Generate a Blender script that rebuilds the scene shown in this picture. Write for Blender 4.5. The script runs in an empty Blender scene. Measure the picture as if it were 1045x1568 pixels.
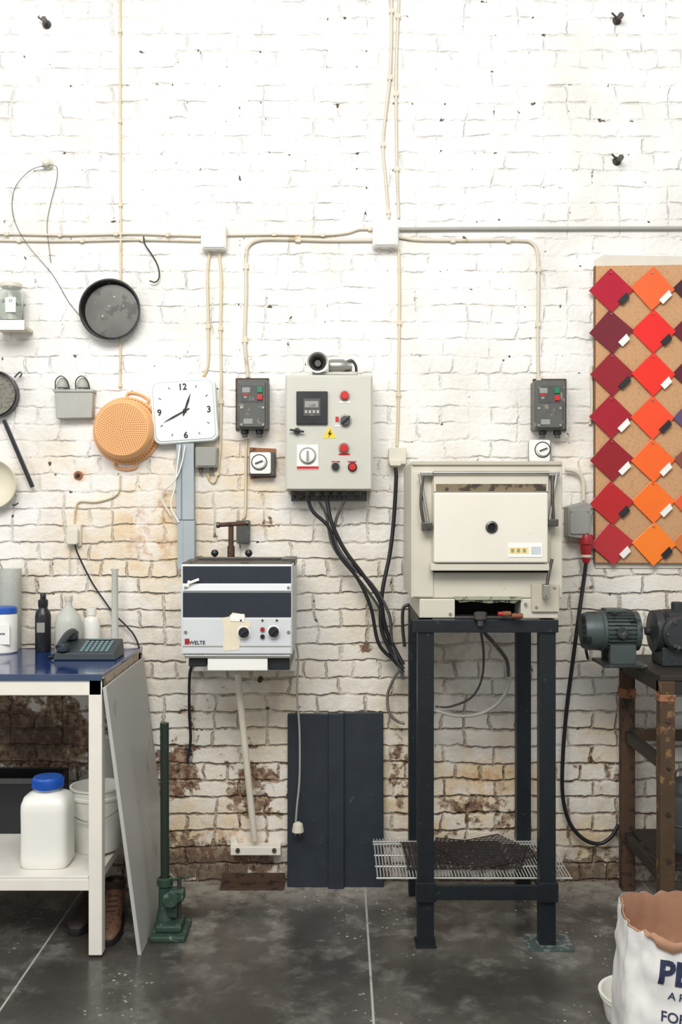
import bpy, bmesh, math, random
import numpy as np
from mathutils import Vector, Matrix, noise
from mathutils.bvhtree import BVHTree
random.seed(7)
scn=bpy.context.scene
COL=scn.collection
# ---- survey scale: camera 4.2 m from wall, eye height 1.572, measured against the wall plane
S=4.2; F=1512.0; CX=522.5; CY=784.0; HZ=1.572
def X(px,d=0): return (px-CX)*(S-d)/F
def Z(py,d=0): return HZ-(py-CY)*(S-d)/F
def V(px,py,d=0): return Vector((X(px,d),-d,Z(py,d)))
def L(r,d=0): return r*(S-d)/F

def lin(c):
    o=[]
    for v in c:
        v=v/255.0
        o.append(v/12.92 if v<=0.04045 else ((v+0.055)/1.055)**2.4)
    return (o[0],o[1],o[2],1)

# ------------------------------------------------------------------ materials
class NT:
    def __init__(s,name):
        s.m=bpy.data.materials.new(name); s.m.use_nodes=True
        s.t=s.m.node_tree; s.n=s.t.nodes; s.l=s.t.links
        s.b=s.n['Principled BSDF']
    def put(s,inp,v):
        if isinstance(v,bpy.types.NodeSocket): s.l.new(v,inp)
        else: inp.default_value=v
    def math(s,op,a,b=0.0,c=None,clamp=False):
        n=s.n.new('ShaderNodeMath'); n.operation=op; n.use_clamp=clamp
        s.put(n.inputs[0],a); s.put(n.inputs[1],b)
        if c is not None: s.put(n.inputs[2],c)
        return n.outputs[0]
    def noise(s,vec,sc,det=3,rough=.55,dist=0):
        n=s.n.new('ShaderNodeTexNoise'); s.l.new(vec,n.inputs['Vector'])
        n.inputs['Scale'].default_value=sc; n.inputs['Detail'].default_value=det
        n.inputs['Roughness'].default_value=rough; n.inputs['Distortion'].default_value=dist
        return n.outputs['Fac'],n.outputs['Color']
    def step(s,v,a,b,lo=0.0,hi=1.0):
        n=s.n.new('ShaderNodeMapRange'); n.interpolation_type='SMOOTHSTEP'
        s.put(n.inputs[0],v)
        n.inputs[1].default_value=a; n.inputs[2].default_value=b
        n.inputs[3].default_value=lo; n.inputs[4].default_value=hi
        return n.outputs[0]
    def mix(s,f,a,b,mode='MIX'):
        n=s.n.new('ShaderNodeMix'); n.data_type='RGBA'; n.blend_type=mode
        s.put(n.inputs[0],f); s.put(n.inputs[6],a); s.put(n.inputs[7],b)
        return n.outputs[2]
    def bump(s,h,strength,dist,normal=None):
        n=s.n.new('ShaderNodeBump'); s.l.new(h,n.inputs['Height'])
        n.inputs['Strength'].default_value=strength; n.inputs['Distance'].default_value=dist
        s.l.new(n.outputs[0],s.b.inputs['Normal']); return n
def M(name,c,rough=.5,metal=0,c2=None,thr=.6,sc=8,amt=.08,bump=.0,bsc=60,trans=0,spec=.5,coat=0,edge=.08,ior=1.45):
    t=NT(name)
    tc=t.n.new('ShaderNodeTexCoord').outputs['Object']
    f,_=t.noise(tc,sc,4)
    v=t.math('MULTIPLY_ADD',t.math('SUBTRACT',f,.5),amt*4,1.0)
    hs=t.n.new('ShaderNodeHueSaturation'); t.put(hs.inputs['Value'],v); hs.inputs['Color'].default_value=lin(c)
    col=hs.outputs[0]
    if c2:
        g,_=t.noise(tc,sc*1.7,6,.65)
        k=t.step(g,thr,thr+edge)
        col=t.mix(k,col,lin(c2))
    t.put(t.b.inputs['Base Color'],col)
    t.put(t.b.inputs['Roughness'],t.math('MULTIPLY_ADD',t.math('SUBTRACT',f,.5),.3,rough,clamp=True))
    t.b.inputs['Metallic'].default_value=metal
    t.b.inputs['Specular IOR Level'].default_value=spec
    t.b.inputs['Transmission Weight'].default_value=trans
    t.b.inputs['Coat Weight'].default_value=coat
    t.b.inputs['IOR'].default_value=ior
    if bump:
        h,_=t.noise(tc,bsc,4); t.bump(h,bump,.003)
    return t.m

white_pl=M('white_plastic',(232,230,222),.4,amt=.02)
cream_pl=M('cream_plastic',(210,204,186),.5,c2=(180,160,130),thr=.66)
cab_w=M('painted_cable',(206,197,178),.55,c2=(188,166,130),thr=.58,sc=5)
cab_y=M('yellowed_cable',(210,196,164),.55,c2=(194,168,122),thr=.56,sc=5)
conduit_m=M('conduit_gray',(160,158,148),.5)
black_rub=M('black_rubber',(30,30,31),.45,amt=.05)
black_pl=M('black_plastic',(34,35,37),.35,amt=.04)
gray_box=M('gray_enclosure',(146,145,137),.5,c2=(104,94,80),thr=.66,bump=.1)
panel_gray=M('panel_gray_paint',(194,192,179),.42,amt=.03,c2=(165,155,135),thr=.70)
dkgray=M('dark_gray_plastic',(74,75,73),.45,c2=(124,117,104),thr=.60,sc=20)
starter_m=M('starter_worn_gray',(86,86,82),.45,c2=(140,130,112),thr=.57,sc=16)
steel=M('steel',(170,168,160),.35,metal=.9,bump=.1)
dsteel=M('dark_steel',(88,86,82),.4,metal=.7,c2=(60,45,35),thr=.6,bump=.2)
rust=M('rusty_iron',(86,64,50),.75,metal=.3,c2=(52,45,40),thr=.52,sc=14,bump=.4)
rustl=M('rust_light',(150,100,68),.8,c2=(88,62,48),thr=.54,sc=16,bump=.4)
red=M('red_button',(190,38,36),.35); green=M('green_button',(24,120,80),.4); yellow=M('yellow_sign',(232,200,50),.5)
redpl=M('red_plug',(162,34,42),.35)
orange=M('orange_plastic',(232,172,114),.45,amt=.03); orange_d=M('orange_holes',(158,98,50),.7)
navy=M('navy_paint',(38,43,52),.4,amt=.05,c2=(72,78,86),thr=.7)
furn_w=M('furnace_gray_paint',(203,206,205),.38,amt=.03,c2=(150,140,125),thr=.71)
kiln_m=M('kiln_cream_paint',(199,193,176),.42,amt=.04,c2=(156,136,106),thr=.67,sc=6)
kiln_d=M('kiln_door_paint',(220,214,200),.42,amt=.03,c2=(194,172,140),thr=.68,sc=5)
kiln_side=M('kiln_side_panel',(182,175,157),.5,amt=.04,c2=(140,120,90),thr=.64,sc=6)
soot=M('kiln_soot',(24,22,20),.9)
stand_m=M('stand_blueblack_steel',(28,34,38),.42,metal=.2,c2=(66,76,78),thr=.64,sc=18,bump=.2)
slate=M('slate_board_paint',(36,43,50),.5,c2=(72,82,88),thr=.64,sc=12,amt=.14,bump=.15)
table_blue=M('blue_enamel_tabletop',(18,48,98),.14,amt=.08,c2=(50,80,120),thr=.72,coat=.3)
table_w=M('table_white_paint',(226,221,208),.45,c2=(150,120,84),thr=.65,sc=12,amt=.03)
shelf_w=M('shelf_white',(220,216,206),.4,c2=(160,145,120),thr=.66,sc=6)
cork=M('cork',(194,150,108),.85,c2=(180,134,92),thr=.54,sc=70,amt=.06,bump=.3,bsc=150)
grayboard=M('gray_laminate',(178,177,170),.45,c2=(156,154,147),thr=.6,sc=3)
duct=M('trunking_gray',(164,172,174),.45,c2=(130,132,130),thr=.66,sc=6)
hdpe=M('hdpe_white',(230,228,218),.35,amt=.02,trans=.0)
bluelid=M('blue_lid',(30,84,172),.35)
clearpl=M('clear_plastic',(225,226,216),.25,trans=.45,amt=.02,ior=1.2)
glass=M('glass',(240,245,240),.03,trans=.92,amt=0,ior=1.3)
paper=M('white_paper',(234,232,224),.7,amt=.02); tape=M('cream_tape',(220,208,182),.6,amt=.06,c2=(190,165,125),thr=.62,sc=18)
inkblue=M('navy_ink',(44,50,76),.6,c2=(96,100,120),thr=.60,sc=40); ink=M('black_ink',(32,32,34),.5)
greenc=M('green_cast_iron',(54,76,64),.5,metal=.2,c2=(116,126,110),thr=.56,sc=16,bump=.3)
dgreen=M('dark_green_pipe',(42,54,44),.4,metal=.2,c2=(84,86,66),thr=.60,sc=10,bump=.1)
leather=M('brown_leather',(104,74,56),.55,c2=(66,48,38),thr=.54,sc=18,bump=.3)
leatherd=M('dark_leather',(50,40,35),.6,bump=.3); sole=M('rubber_sole',(34,30,28),.8)
motor_g=M('motor_green_gray',(74,84,82),.45,metal=.25,c2=(42,45,45),thr=.54,sc=12,bump=.3)
motor_d=M('motor_dark_iron',(52,56,56),.5,metal=.25,c2=(100,102,96),thr=.60,sc=14,bump=.4)
bench_m=M('bench_dark_iron',(50,45,40),.6,metal=.2,c2=(96,68,50),thr=.58,sc=12,bump=.3)
bench_l=M('bench_rusty_leg',(80,62,44),.6,metal=.2,c2=(134,100,66),thr=.54,sc=12,bump=.3)
panm=M('pan_dark_metal',(38,37,36),.3,metal=.4,bump=.1); pani=M('pan_interior',(108,105,100),.22,metal=.25,c2=(84,81,77),thr=.52,sc=9)
ceramic=M('cream_ceramic',(214,206,184),.35,amt=.04,c2=(160,142,114),thr=.68)
clockw=M('clock_white',(230,236,230),.3,amt=.01); clockf=M('clock_face',(236,241,235),.35,amt=.01)
sackw=M('sack_white_paper',(220,217,212),.6,amt=.02,bump=.35,bsc=14); sackb=M('sack_brown_lining',(162,122,96),.75,amt=.12,bump=.5,bsc=20)
wood=M('turned_wood',(120,72,44),.5)
wirem=M('grille_wire',(200,202,196),.35,metal=.4,c2=(150,150,142),thr=.6)

# ------------------------------------------------------------------ mesh helpers
def G(name,loc):
    e=bpy.data.objects.new(name,None); COL.objects.link(e); e.location=Vector(loc); e.empty_display_size=.05
    return e
def mk(g,name,verts,faces,mat,smooth=True,bevel=0,seg=2,ang=38,merge=False):
    o0=g.location if g is not None else Vector((0,0,0))
    me=bpy.data.meshes.new(name)
    bm=bmesh.new()
    vs=[bm.verts.new(Vector(v)-o0) for v in verts]
    for f in faces:
        try: bm.faces.new([vs[i] for i in f])
        except ValueError: pass
    if merge: bmesh.ops.remove_doubles(bm,verts=bm.verts,dist=1e-6)
    bmesh.ops.recalc_face_normals(bm,faces=bm.faces)
    bm.to_mesh(me); bm.free()
    if smooth:
        me.polygons.foreach_set('use_smooth',[True]*len(me.polygons))
        me.set_sharp_from_angle(angle=math.radians(ang))
    me.materials.append(mat)
    o=bpy.data.objects.new(name,me); COL.objects.link(o)
    if g is not None: o.parent=g
    if bevel:
        b=o.modifiers.new('bevel','BEVEL'); b.width=bevel; b.segments=seg; b.limit_method='ANGLE'
    return o
BF=[(0,1,2,3),(4,5,6,7),(0,1,5,4),(1,2,6,5),(2,3,7,6),(3,0,4,7)]
def box(g,name,x0,x1,y0,y1,z0,z1,mat,bevel=.002):
    v=[(x0,y0,z0),(x1,y0,z0),(x1,y1,z0),(x0,y1,z0),(x0,y0,z1),(x1,y0,z1),(x1,y1,z1),(x0,y1,z1)]
    bevel=min(bevel,.45*min(abs(x1-x0),abs(y1-y0),abs(z1-z0)))
    return mk(g,name,v,BF,mat,smooth=False,bevel=bevel)
def pbox(g,name,r,dF,dB,mat,bevel=.002):
    return box(g,name,X(r[0],dF),X(r[2],dF),-dF,-dB,Z(r[3],dF),Z(r[1],dF),mat,bevel)
def prism(g,name,pts,dF,dB,mat,bevel=.0015,world=False,sm=True):
    P=[(p[0],p[1]) if world else (X(p[0],dF),Z(p[1],dF)) for p in pts]
    n=len(P); v=[(x,-dF,z) for x,z in P]+[(x,-dB,z) for x,z in P]
    f=[tuple(range(n)),tuple(range(n,2*n))]+[(i,(i+1)%n,n+(i+1)%n,n+i) for i in range(n)]
    return mk(g,name,v,f,mat,smooth=sm,bevel=bevel,ang=30)
def rrect(g,name,cx,cy,w,h,r,dF,dB,mat,bevel=.002,n=6):
    pts=[]
    for sx,sy,a0 in((1,1,0),(-1,1,90),(-1,-1,180),(1,-1,270)):
        for k in range(n+1):
            a=math.radians(a0+90*k/n)
            pts.append((cx+sx*(w/2-r)+r*math.cos(a),cy+sy*(h/2-r)+r*math.sin(a)))
    return prism(g,name,pts,dF,dB,mat,bevel)
def lathe(g,name,c,axis,prof,mat,seg=32,sm=True,bevel=0,ang=38):
    c=Vector(c); vs=[]; fs=[]
    for r,t in prof:
        for k in range(seg):
            a=2*math.pi*k/seg; u,w=r*math.cos(a),r*math.sin(a)
            if axis=='z': vs.append(c+Vector((u,w,t)))
            elif axis=='y': vs.append(c+Vector((u,-t,w)))
            else: vs.append(c+Vector((t,u,w)))
    for i in range(len(prof)-1):
        for k in range(seg):
            k2=(k+1)%seg; fs.append((i*seg+k,i*seg+k2,(i+1)*seg+k2,(i+1)*seg+k))
    return mk(g,name,vs,fs,mat,smooth=sm,bevel=bevel,merge=True,ang=ang)
def cyl(g,name,c,axis,r,t0,t1,mat,seg=24,bev=None):
    b=min(r*.15,abs(t1-t0)*.2) if bev is None else bev
    s=1 if t1>t0 else -1
    return lathe(g,name,c,axis,[(0,t0),(r-b,t0),(r,t0+s*b),(r,t1-s*b),(r-b,t1),(0,t1)],mat,seg)
def pcyl(g,name,cx,cy,r,dF,dB,mat,seg=24):
    return cyl(g,name,(X(cx,dF),0,Z(cy,dF)),'y',L(r,dF),dB,dF,mat,seg)
def crom(pts,n=6):
    pts=[Vector(p) for p in pts]
    if len(pts)<3: return pts
    P=[pts[0]*2-pts[1]]+pts+[pts[-1]*2-pts[-2]]; out=[]
    for i in range(1,len(P)-2):
        a,b,c,d=P[i-1],P[i],P[i+1],P[i+2]
        for k in range(n):
            t=k/n
            out.append(.5*((2*b)+(c-a)*t+(2*a-5*b+4*c-d)*t*t+(3*b-a-3*c+d)*t**3))
    out.append(P[-2]); return out
def tube(g,name,pts,r,mat,seg=8,n=6,curved=True,rads=None):
    P=crom(pts,n) if curved else [Vector(p) for p in pts]
    vs=[];fs=[]; up=None; N=len(P)
    for i,p in enumerate(P):
        t=(P[min(i+1,N-1)]-P[max(i-1,0)]).normalized()
        if up is None:
            up=Vector((0,1,0)) if abs(t.y)<.9 else Vector((1,0,0))
        up=(up-t*up.dot(t))
        if up.length<1e-5: up=Vector((1,0,0))-t*t.x
        up.normalize(); s=t.cross(up)
        rr=r if rads is None else rads[0]+(rads[1]-rads[0])*i/(N-1)
        for k in range(seg):
            a=2*math.pi*k/seg; vs.append(p+up*math.cos(a)*rr+s*math.sin(a)*rr)
    for i in range(N-1):
        for k in range(seg):
            k2=(k+1)%seg; fs.append((i*seg+k,i*seg+k2,(i+1)*seg+k2,(i+1)*seg+k))
    fs.append(tuple(range(seg))); fs.append(tuple(range((N-1)*seg,N*seg)))
    return mk(g,name,vs,fs,mat,ang=60)
def beam(g,name,a,b,w,h,mat,bevel=.002,side=None):
    a=Vector(a);b=Vector(b);t=(b-a).normalized()
    s=Vector(side) if side else (Vector((1,0,0)) if abs(t.x)<.8 else Vector((0,1,0)))
    s=(s-t*s.dot(t)).normalized(); u=t.cross(s)
    v=[]
    for p in(a,b):
        for i,j in((-1,-1),(1,-1),(1,1),(-1,1)): v.append(p+s*i*w/2+u*j*h/2)
    return mk(g,name,v,BF,mat,smooth=False,bevel=min(bevel,.4*min(w,h)))
def text(g,name,s,cx,cy,d,cap,mat,bold=0,rot=0,ext=.0006,loc=None):
    cu=bpy.data.curves.new(name,'FONT'); cu.body=s; cu.size=cap/.70; cu.align_x='CENTER'; cu.extrude=ext; cu.offset=bold
    cu.resolution_u=3
    o=bpy.data.objects.new(name,cu); COL.objects.link(o)
    bpy.context.view_layer.update()
    me=bpy.data.meshes.new_from_object(o.evaluated_get(bpy.context.evaluated_depsgraph_get()))
    bpy.data.objects.remove(o)
    ca,sa=math.cos(rot),math.sin(rot)
    c=V(cx,cy,d) if loc is None else Vector(loc)
    for v in me.vertices:
        x,y,z=v.co; y-=cap/2
        v.co=Vector((c.x+x*ca-y*sa,c.y-z,c.z+x*sa+y*ca))-g.location
    me.materials.clear(); me.materials.append(mat)
    o=bpy.data.objects.new(name,me); COL.objects.link(o); o.parent=g
    return o

# ------------------------------------------------------------------ wall
def build_wall():
    x0,x1,z0,z1=-2.6,2.6,0,4.6; st=.02
    nx=int((x1-x0)/st)+1; nz=int((z1-z0)/st)+1
    xs=np.linspace(x0,x1,nx); zs=np.linspace(z0,z1,nz)
    XX,ZZ=np.meshgrid(xs,zs)
    co=np.zeros((nx*nz,3)); co[:,0]=XX.ravel(); co[:,2]=ZZ.ravel()
    i=np.arange((nx-1)*(nz-1)); r=i//(nx-1); c=i%(nx-1); a=r*nx+c
    quads=np.stack([a,a+1,a+nx+1,a+nx],1)
    verts=co.tolist(); faces=quads.tolist()
    n0=len(verts)
    me=bpy.data.meshes.new('wall_back')
    verts+= [(x0,.3,z0),(x1,.3,z0),(x1,.3,z1),(x0,.3,z1)]
    bl,br,tl,tr=0,nx-1,(nz-1)*nx,nz*nx-1
    faces+=[[n0+1,n0,n0+3,n0+2]]
    faces+=[[tl,tr,n0+2,n0+3],[bl,n0,n0+1,br],[bl,tl,n0+3,n0],[br,n0+1,n0+2,tr]]
    me.from_pydata(verts,[],faces)
    def blob(L_):
        v=np.zeros(nx*nz+4)
        for px,py,rx,ry,s in L_:
            cx,cz=X(px),Z(py); dx=(co[:,0]-cx)/(rx/360); dz=(co[:,2]-cz)/(ry/360)
            q=s*np.exp(-(dx*dx+dz*dz)); v[:n0]=np.maximum(v[:n0],q)
        return v
    stain=blob([(230,820,90,90,1.2),(325,700,70,40,.9),(150,850,80,90,.8),(120,730,16,12,1.6),(380,740,70,60,.7),(740,1200,100,80,1.2),(330,900,60,60,.5),(250,770,20,60,1.4),
                (920,1160,50,60,.8),(660,740,60,40,.4),(60,700,60,40,.6),(330,1290,110,80,1.2),(600,1200,40,120,1.1),(560,950,50,60,.45),(890,700,40,40,.5),(440,660,60,30,.5),(400,1100,60,80,.8),(400,800,50,30,.8),(900,1300,80,60,.9),(650,1260,120,50,.9)])
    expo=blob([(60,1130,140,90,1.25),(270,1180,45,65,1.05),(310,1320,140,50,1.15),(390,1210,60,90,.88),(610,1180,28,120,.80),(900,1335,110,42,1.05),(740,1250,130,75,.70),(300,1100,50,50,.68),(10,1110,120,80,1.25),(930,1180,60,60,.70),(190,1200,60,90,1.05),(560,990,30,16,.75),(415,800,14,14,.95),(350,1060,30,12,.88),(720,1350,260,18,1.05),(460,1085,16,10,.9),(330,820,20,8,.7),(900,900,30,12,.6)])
    for nm,ar in(('stain',stain),('expo',expo)):
        at=me.attributes.new(nm,'FLOAT','POINT'); at.data.foreach_set('value',ar.astype(np.float32))
    t=NT('painted_brick')
    tc=t.n.new('ShaderNodeTexCoord').outputs['Object']
    sp=t.n.new('ShaderNodeSeparateXYZ'); t.l.new(tc,sp.inputs[0])
    _,nc=t.noise(tc,4,2); _,nc2=t.noise(tc,22,3)
    s1=t.n.new('ShaderNodeSeparateXYZ'); t.l.new(nc,s1.inputs[0]); s2=t.n.new('ShaderNodeSeparateXYZ'); t.l.new(nc2,s2.inputs[0])
    dx=t.math('ADD',t.math('MULTIPLY',t.math('SUBTRACT',s1.outputs[0],.5),.09),t.math('MULTIPLY',t.math('SUBTRACT',s2.outputs[0],.5),.026))
    dz=t.math('ADD',t.math('MULTIPLY',t.math('SUBTRACT',s1.outputs[1],.5),.036),t.math('MULTIPLY',t.math('SUBTRACT',s2.outputs[1],.5),.022))
    cb=t.n.new('ShaderNodeCombineXYZ')
    t.put(cb.inputs[0],t.math('ADD',sp.outputs[0],dx)); t.put(cb.inputs[1],t.math('ADD',sp.outputs[2],dz))
    def brick(ms,sm):
        b=t.n.new('ShaderNodeTexBrick'); t.l.new(cb.outputs[0],b.inputs['Vector'])
        b.offset=.5; b.offset_frequency=2; b.squash=.5; b.squash_frequency=3
        b.inputs['Scale'].default_value=1; b.inputs['Mortar Size'].default_value=ms; b.inputs['Mortar Smooth'].default_value=sm
        b.inputs['Brick Width'].default_value=.215; b.inputs['Row Height'].default_value=.072
        b.inputs['Color1'].default_value=(0,0,0,1); b.inputs['Color2'].default_value=(1,1,1,1); b.inputs['Mortar'].default_value=(.5,.5,.5,1); b.inputs['Bias'].default_value=0
        return b
    bw=brick(.009,1.0); bt=brick(.0022,.6)
    m=bw.outputs['Fac']; mt=bt.outputs['Fac']
    pv=t.n.new('ShaderNodeRGBToBW'); t.l.new(bw.outputs['Color'],pv.inputs[0]); pv=pv.outputs[0]
    low=t.step(sp.outputs[2],2.0,1.2)
    vlow=t.step(sp.outputs[2],1.0,.2)
    nA,_=t.noise(tc,2.6,4); nB,_=t.noise(tc,17,5,.65); nC,_=t.noise(tc,45,4,.6); nD,_=t.noise(tc,8,5,.6); nE,_=t.noise(tc,150,3); nF,_=t.noise(tc,24,4,.6); nG,_=t.noise(tc,1.3,6,.65)
    fill=t.step(nD,.42,.64,.05,.6)
    A=t.math('MAXIMUM',fill,t.math('MULTIPLY',low,t.step(nD,.34,.6,.30,.95)))
    chips=t.math('MULTIPLY',t.step(nF,.648,.685),t.step(m,.05,.5))
    def attr(nm):
        a=t.n.new('ShaderNodeAttribute'); a.attribute_name=nm; return a.outputs['Fac']
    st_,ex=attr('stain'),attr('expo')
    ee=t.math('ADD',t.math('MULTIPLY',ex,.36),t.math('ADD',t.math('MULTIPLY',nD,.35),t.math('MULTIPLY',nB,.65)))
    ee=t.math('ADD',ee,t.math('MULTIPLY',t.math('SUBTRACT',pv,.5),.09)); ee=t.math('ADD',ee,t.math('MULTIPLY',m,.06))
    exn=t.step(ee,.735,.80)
    h=t.math('MULTIPLY',m,t.math('MULTIPLY',A,-1.0))
    h=t.math('ADD',h,t.math('MULTIPLY',pv,t.math('MULTIPLY_ADD',low,.22,.05)))
    h=t.math('ADD',h,t.math('MULTIPLY',nD,.6)); h=t.math('ADD',h,t.math('MULTIPLY',nC,.36)); h=t.math('ADD',h,t.math('MULTIPLY',nE,.08))
    h=t.math('SUBTRACT',h,t.math('MULTIPLY',chips,1.3)); h=t.math('SUBTRACT',h,t.math('MULTIPLY',exn,.22))
    t.bump(h,1.0,.011)
    col=t.mix(t.step(nA,.4,.7),lin((236,233,227)),lin((224,220,212)))
    col=t.mix(t.step(nG,.44,.66,0,.5),col,lin((210,205,195)))
    col=t.mix(t.math('MULTIPLY',low,t.step(nA,.35,.6,.15,.8)),col,lin((228,219,202)))
    gr=t.math('MULTIPLY',t.math('MULTIPLY',low,t.step(nG,.46,.60)),t.step(nB,.40,.62,.1,.6))
    col=t.mix(gr,col,lin((190,182,168)))
    sa=t.math('MULTIPLY',st_,t.step(nD,.36,.66,.15,.9),clamp=True)
    col=t.mix(sa,col,lin((222,195,150)))
    sb=t.math('MULTIPLY',t.step(st_,.7,1.3),t.step(nB,.45,.62),clamp=True)
    col=t.mix(t.math('MULTIPLY',sb,.8),col,lin((190,140,94)))
    joint_dirt_shade=t.math('MULTIPLY',m,t.math('MULTIPLY',low,t.step(nD,.3,.65,.05,.5)))  # joint dirt, plus crease shade put into the mortar colour
    col=t.mix(joint_dirt_shade,col,lin((182,164,136)))
    crk=t.math('MULTIPLY',mt,t.step(nB,.48,.60,.02,.7))  # thin shadowed dashes along the joints, put into the wall colour
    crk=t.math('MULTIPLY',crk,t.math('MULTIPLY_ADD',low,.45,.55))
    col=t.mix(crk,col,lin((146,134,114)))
    vj=t.math('MULTIPLY',t.math('MULTIPLY',m,vlow),t.step(nB,.40,.60,.15,.9))
    col=t.mix(vj,col,lin((134,106,82)))
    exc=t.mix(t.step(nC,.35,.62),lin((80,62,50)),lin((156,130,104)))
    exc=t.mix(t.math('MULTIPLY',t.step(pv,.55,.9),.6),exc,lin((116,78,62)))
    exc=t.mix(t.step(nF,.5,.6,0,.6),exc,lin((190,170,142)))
    exc=t.mix(t.step(ex,.95,1.22,0,.7),exc,lin((74,58,48)))  # strongest exposed brick darkened further; under-table shade put into its colour
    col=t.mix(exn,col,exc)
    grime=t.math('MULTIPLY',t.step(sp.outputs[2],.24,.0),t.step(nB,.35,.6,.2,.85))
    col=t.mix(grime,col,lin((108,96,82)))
    col=t.mix(chips,col,lin((92,80,66)))
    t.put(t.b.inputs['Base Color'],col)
    t.b.inputs['Roughness'].default_value=.62; t.b.inputs['Specular IOR Level'].default_value=.3
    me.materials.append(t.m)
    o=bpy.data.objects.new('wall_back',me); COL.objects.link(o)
build_wall()

def build_floor():
    t=NT('sealed_dark_concrete')
    tc=t.n.new('ShaderNodeTexCoord').outputs['Object']
    sp=t.n.new('ShaderNodeSeparateXYZ'); t.l.new(tc,sp.inputs[0])
    n1,_=t.noise(tc,1.8,3,.5,.2); n2,_=t.noise(tc,5.0,7,.66,.25); n3,_=t.noise(tc,70,3); n4,_=t.noise(tc,38,5,.7); n5,_=t.noise(tc,15,6,.65,.2)
    near=t.step(sp.outputs[1],-.95,-.05)
    col=t.mix(t.step(n1,.35,.65),lin((58,55,51)),lin((82,79,74)))
    k1=t.math('MULTIPLY',t.step(n2,.47,.66),t.math('MULTIPLY_ADD',near,.6,.28))
    k1=t.math('MULTIPLY',k1,t.step(n5,.34,.62,.35,1.0),clamp=True)
    col=t.mix(k1,col,lin((160,157,149)))
    d2=t.math('MULTIPLY',t.step(sp.outputs[1],-.36,-.02),t.step(n5,.32,.58,.35,.9))
    col=t.mix(d2,col,lin((164,157,145)))
    vo=t.n.new('ShaderNodeTexVoronoi'); t.l.new(tc,vo.inputs['Vector']); vo.inputs['Scale'].default_value=48
    dots=t.math('MULTIPLY',t.step(vo.outputs['Distance'],.32,.16),t.step(n1,.50,.60))
    dots=t.math('MULTIPLY',dots,t.step(n4,.50,.58))
    col=t.mix(dots,col,lin((200,197,188)))
    rub=None
    for x in(-1.077,.1006,1.28,-2.25):
        k=t.step(t.math('ABSOLUTE',t.math('SUBTRACT',sp.outputs[0],x)),.0050,.0025)
        rub=k if rub is None else t.math('MAXIMUM',rub,k)
    col=t.mix(t.math('MULTIPLY',rub,t.step(n5,.3,.5,.45,.95)),col,lin((176,173,165)))
    t.put(t.b.inputs['Base Color'],col)
    rg=t.math('ADD',t.step(n5,.3,.7,.14,.34),t.math('MULTIPLY',d2,.35))
    t.put(t.b.inputs['Roughness'],rg); t.b.inputs['Specular IOR Level'].default_value=.42
    t.bump(t.math('ADD',t.math('MULTIPLY',n3,.2),t.math('SUBTRACT',n2,rub)),.08,.003)
    me=bpy.data.meshes.new('floor')
    v=[(-2.6,-6,-.1),(2.6,-6,-.1),(2.6,.3,-.1),(-2.6,.3,-.1),(-2.6,-6,0),(2.6,-6,0),(2.6,.3,0),(-2.6,.3,0)]
    me.from_pydata(v,[],[(3,2,1,0),(4,5,6,7),(0,1,5,4),(1,2,6,5),(2,3,7,6),(3,0,4,7)]); me.materials.append(t.m)
    o=bpy.data.objects.new('floor',me); COL.objects.link(o)
build_floor()

# ------------------------------------------------------------------ wall cabling (each run its own object)
def wc(nm,pts,r=.006,mat=cab_w,d=.009,clips=0,n=6):
    kind='electrical_conduit' if mat is conduit_m else 'electrical_cable'
    mid=pts[len(pts)//2]
    g=G(kind,V(mid[0],mid[1],d))
    P=[V(a,b,d) for a,b in pts]; tube(g,nm,P,r,mat,n=n)
    if clips:
        Q=crom(P,12); acc=0; last=Q[0]; k=0
        for q in Q[1:]:
            acc+=(q-last).length; last=q
            if acc>clips:
                acc=0; k+=1; box(g,nm+'_clip_%d'%k,q.x-r*1.5,q.x+r*1.5,-.017,-.0005,q.z-r*1.5,q.z+r*1.5,mat,.001)
wc('cable_left_upper',[(-160,356),(0,358),(100,360),(200,358),(262,360),(307,361)],.0055,clips=.22)
wc('cable_left_lower',[(-160,366),(0,368),(100,369),(200,367),(262,368),(307,369)],.0055,clips=.25)
wc('cable_mid_upper',[(347,360),(420,359),(490,360),(530,357),(550,351),(570,351)],.0055,clips=.2)
wc('cable_mid_lower',[(570,368),(500,368),(430,366),(398,367),(382,375),(377,392),(377,450),(375,520),(380,578)],.008,clips=.3)
wc('conduit_right_upper',[(612,351),(800,350),(1300,349)],.0085,conduit_m,d=.012)
wc('cable_right_lower',[(612,363),(640,367),(700,368),(790,368),(815,372),(824,392),(825,450),(824,520),(825,579)],.007,clips=.22)
wc('cable_vertical_left',[(183,-90),(184,60),(184,200),(185,400),(184,590)],.0048,cab_y,clips=.35)
wc('cable_vertical_a',[(599,-90),(600,0),(598,110),(587,215),(591,275),(596,334)],.0065,cab_w,clips=.28)
wc('cable_vertical_b',[(612,-90),(611,0),(607,110),(608,250),(611,334)],.0065,cab_w,clips=.3)
wc('cable_drop_a',[(321,388),(318,420),(319,500),(318,560),(302,600),(298,670)],.006,cab_y,clips=.3)
wc('cable_drop_b',[(336,388),(339,430),(338,510),(339,600),(337,690),(330,735),(322,735),(318,725)],.006,cab_y,clips=.3)
wc('cable_drop_c',[(611,382),(612,450),(611,560),(610,640),(608,683)],.006,cab_y,clips=.3)
wc('cable_socket_a',[(184,728),(180,756),(150,768),(122,768),(116,780),(114,800)],.004,cab_y)
wc('cable_socket_b',[(107,880),(106,860),(107,840)],.003,cab_y)
wc('cable_switch',[(378,674),(377,700),(376,780),(372,795)],.006,cab_y)
wc('cable_switch_b',[(866,719),(882,722),(893,735),(894,766)],.009,cab_w,d=.03)
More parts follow.
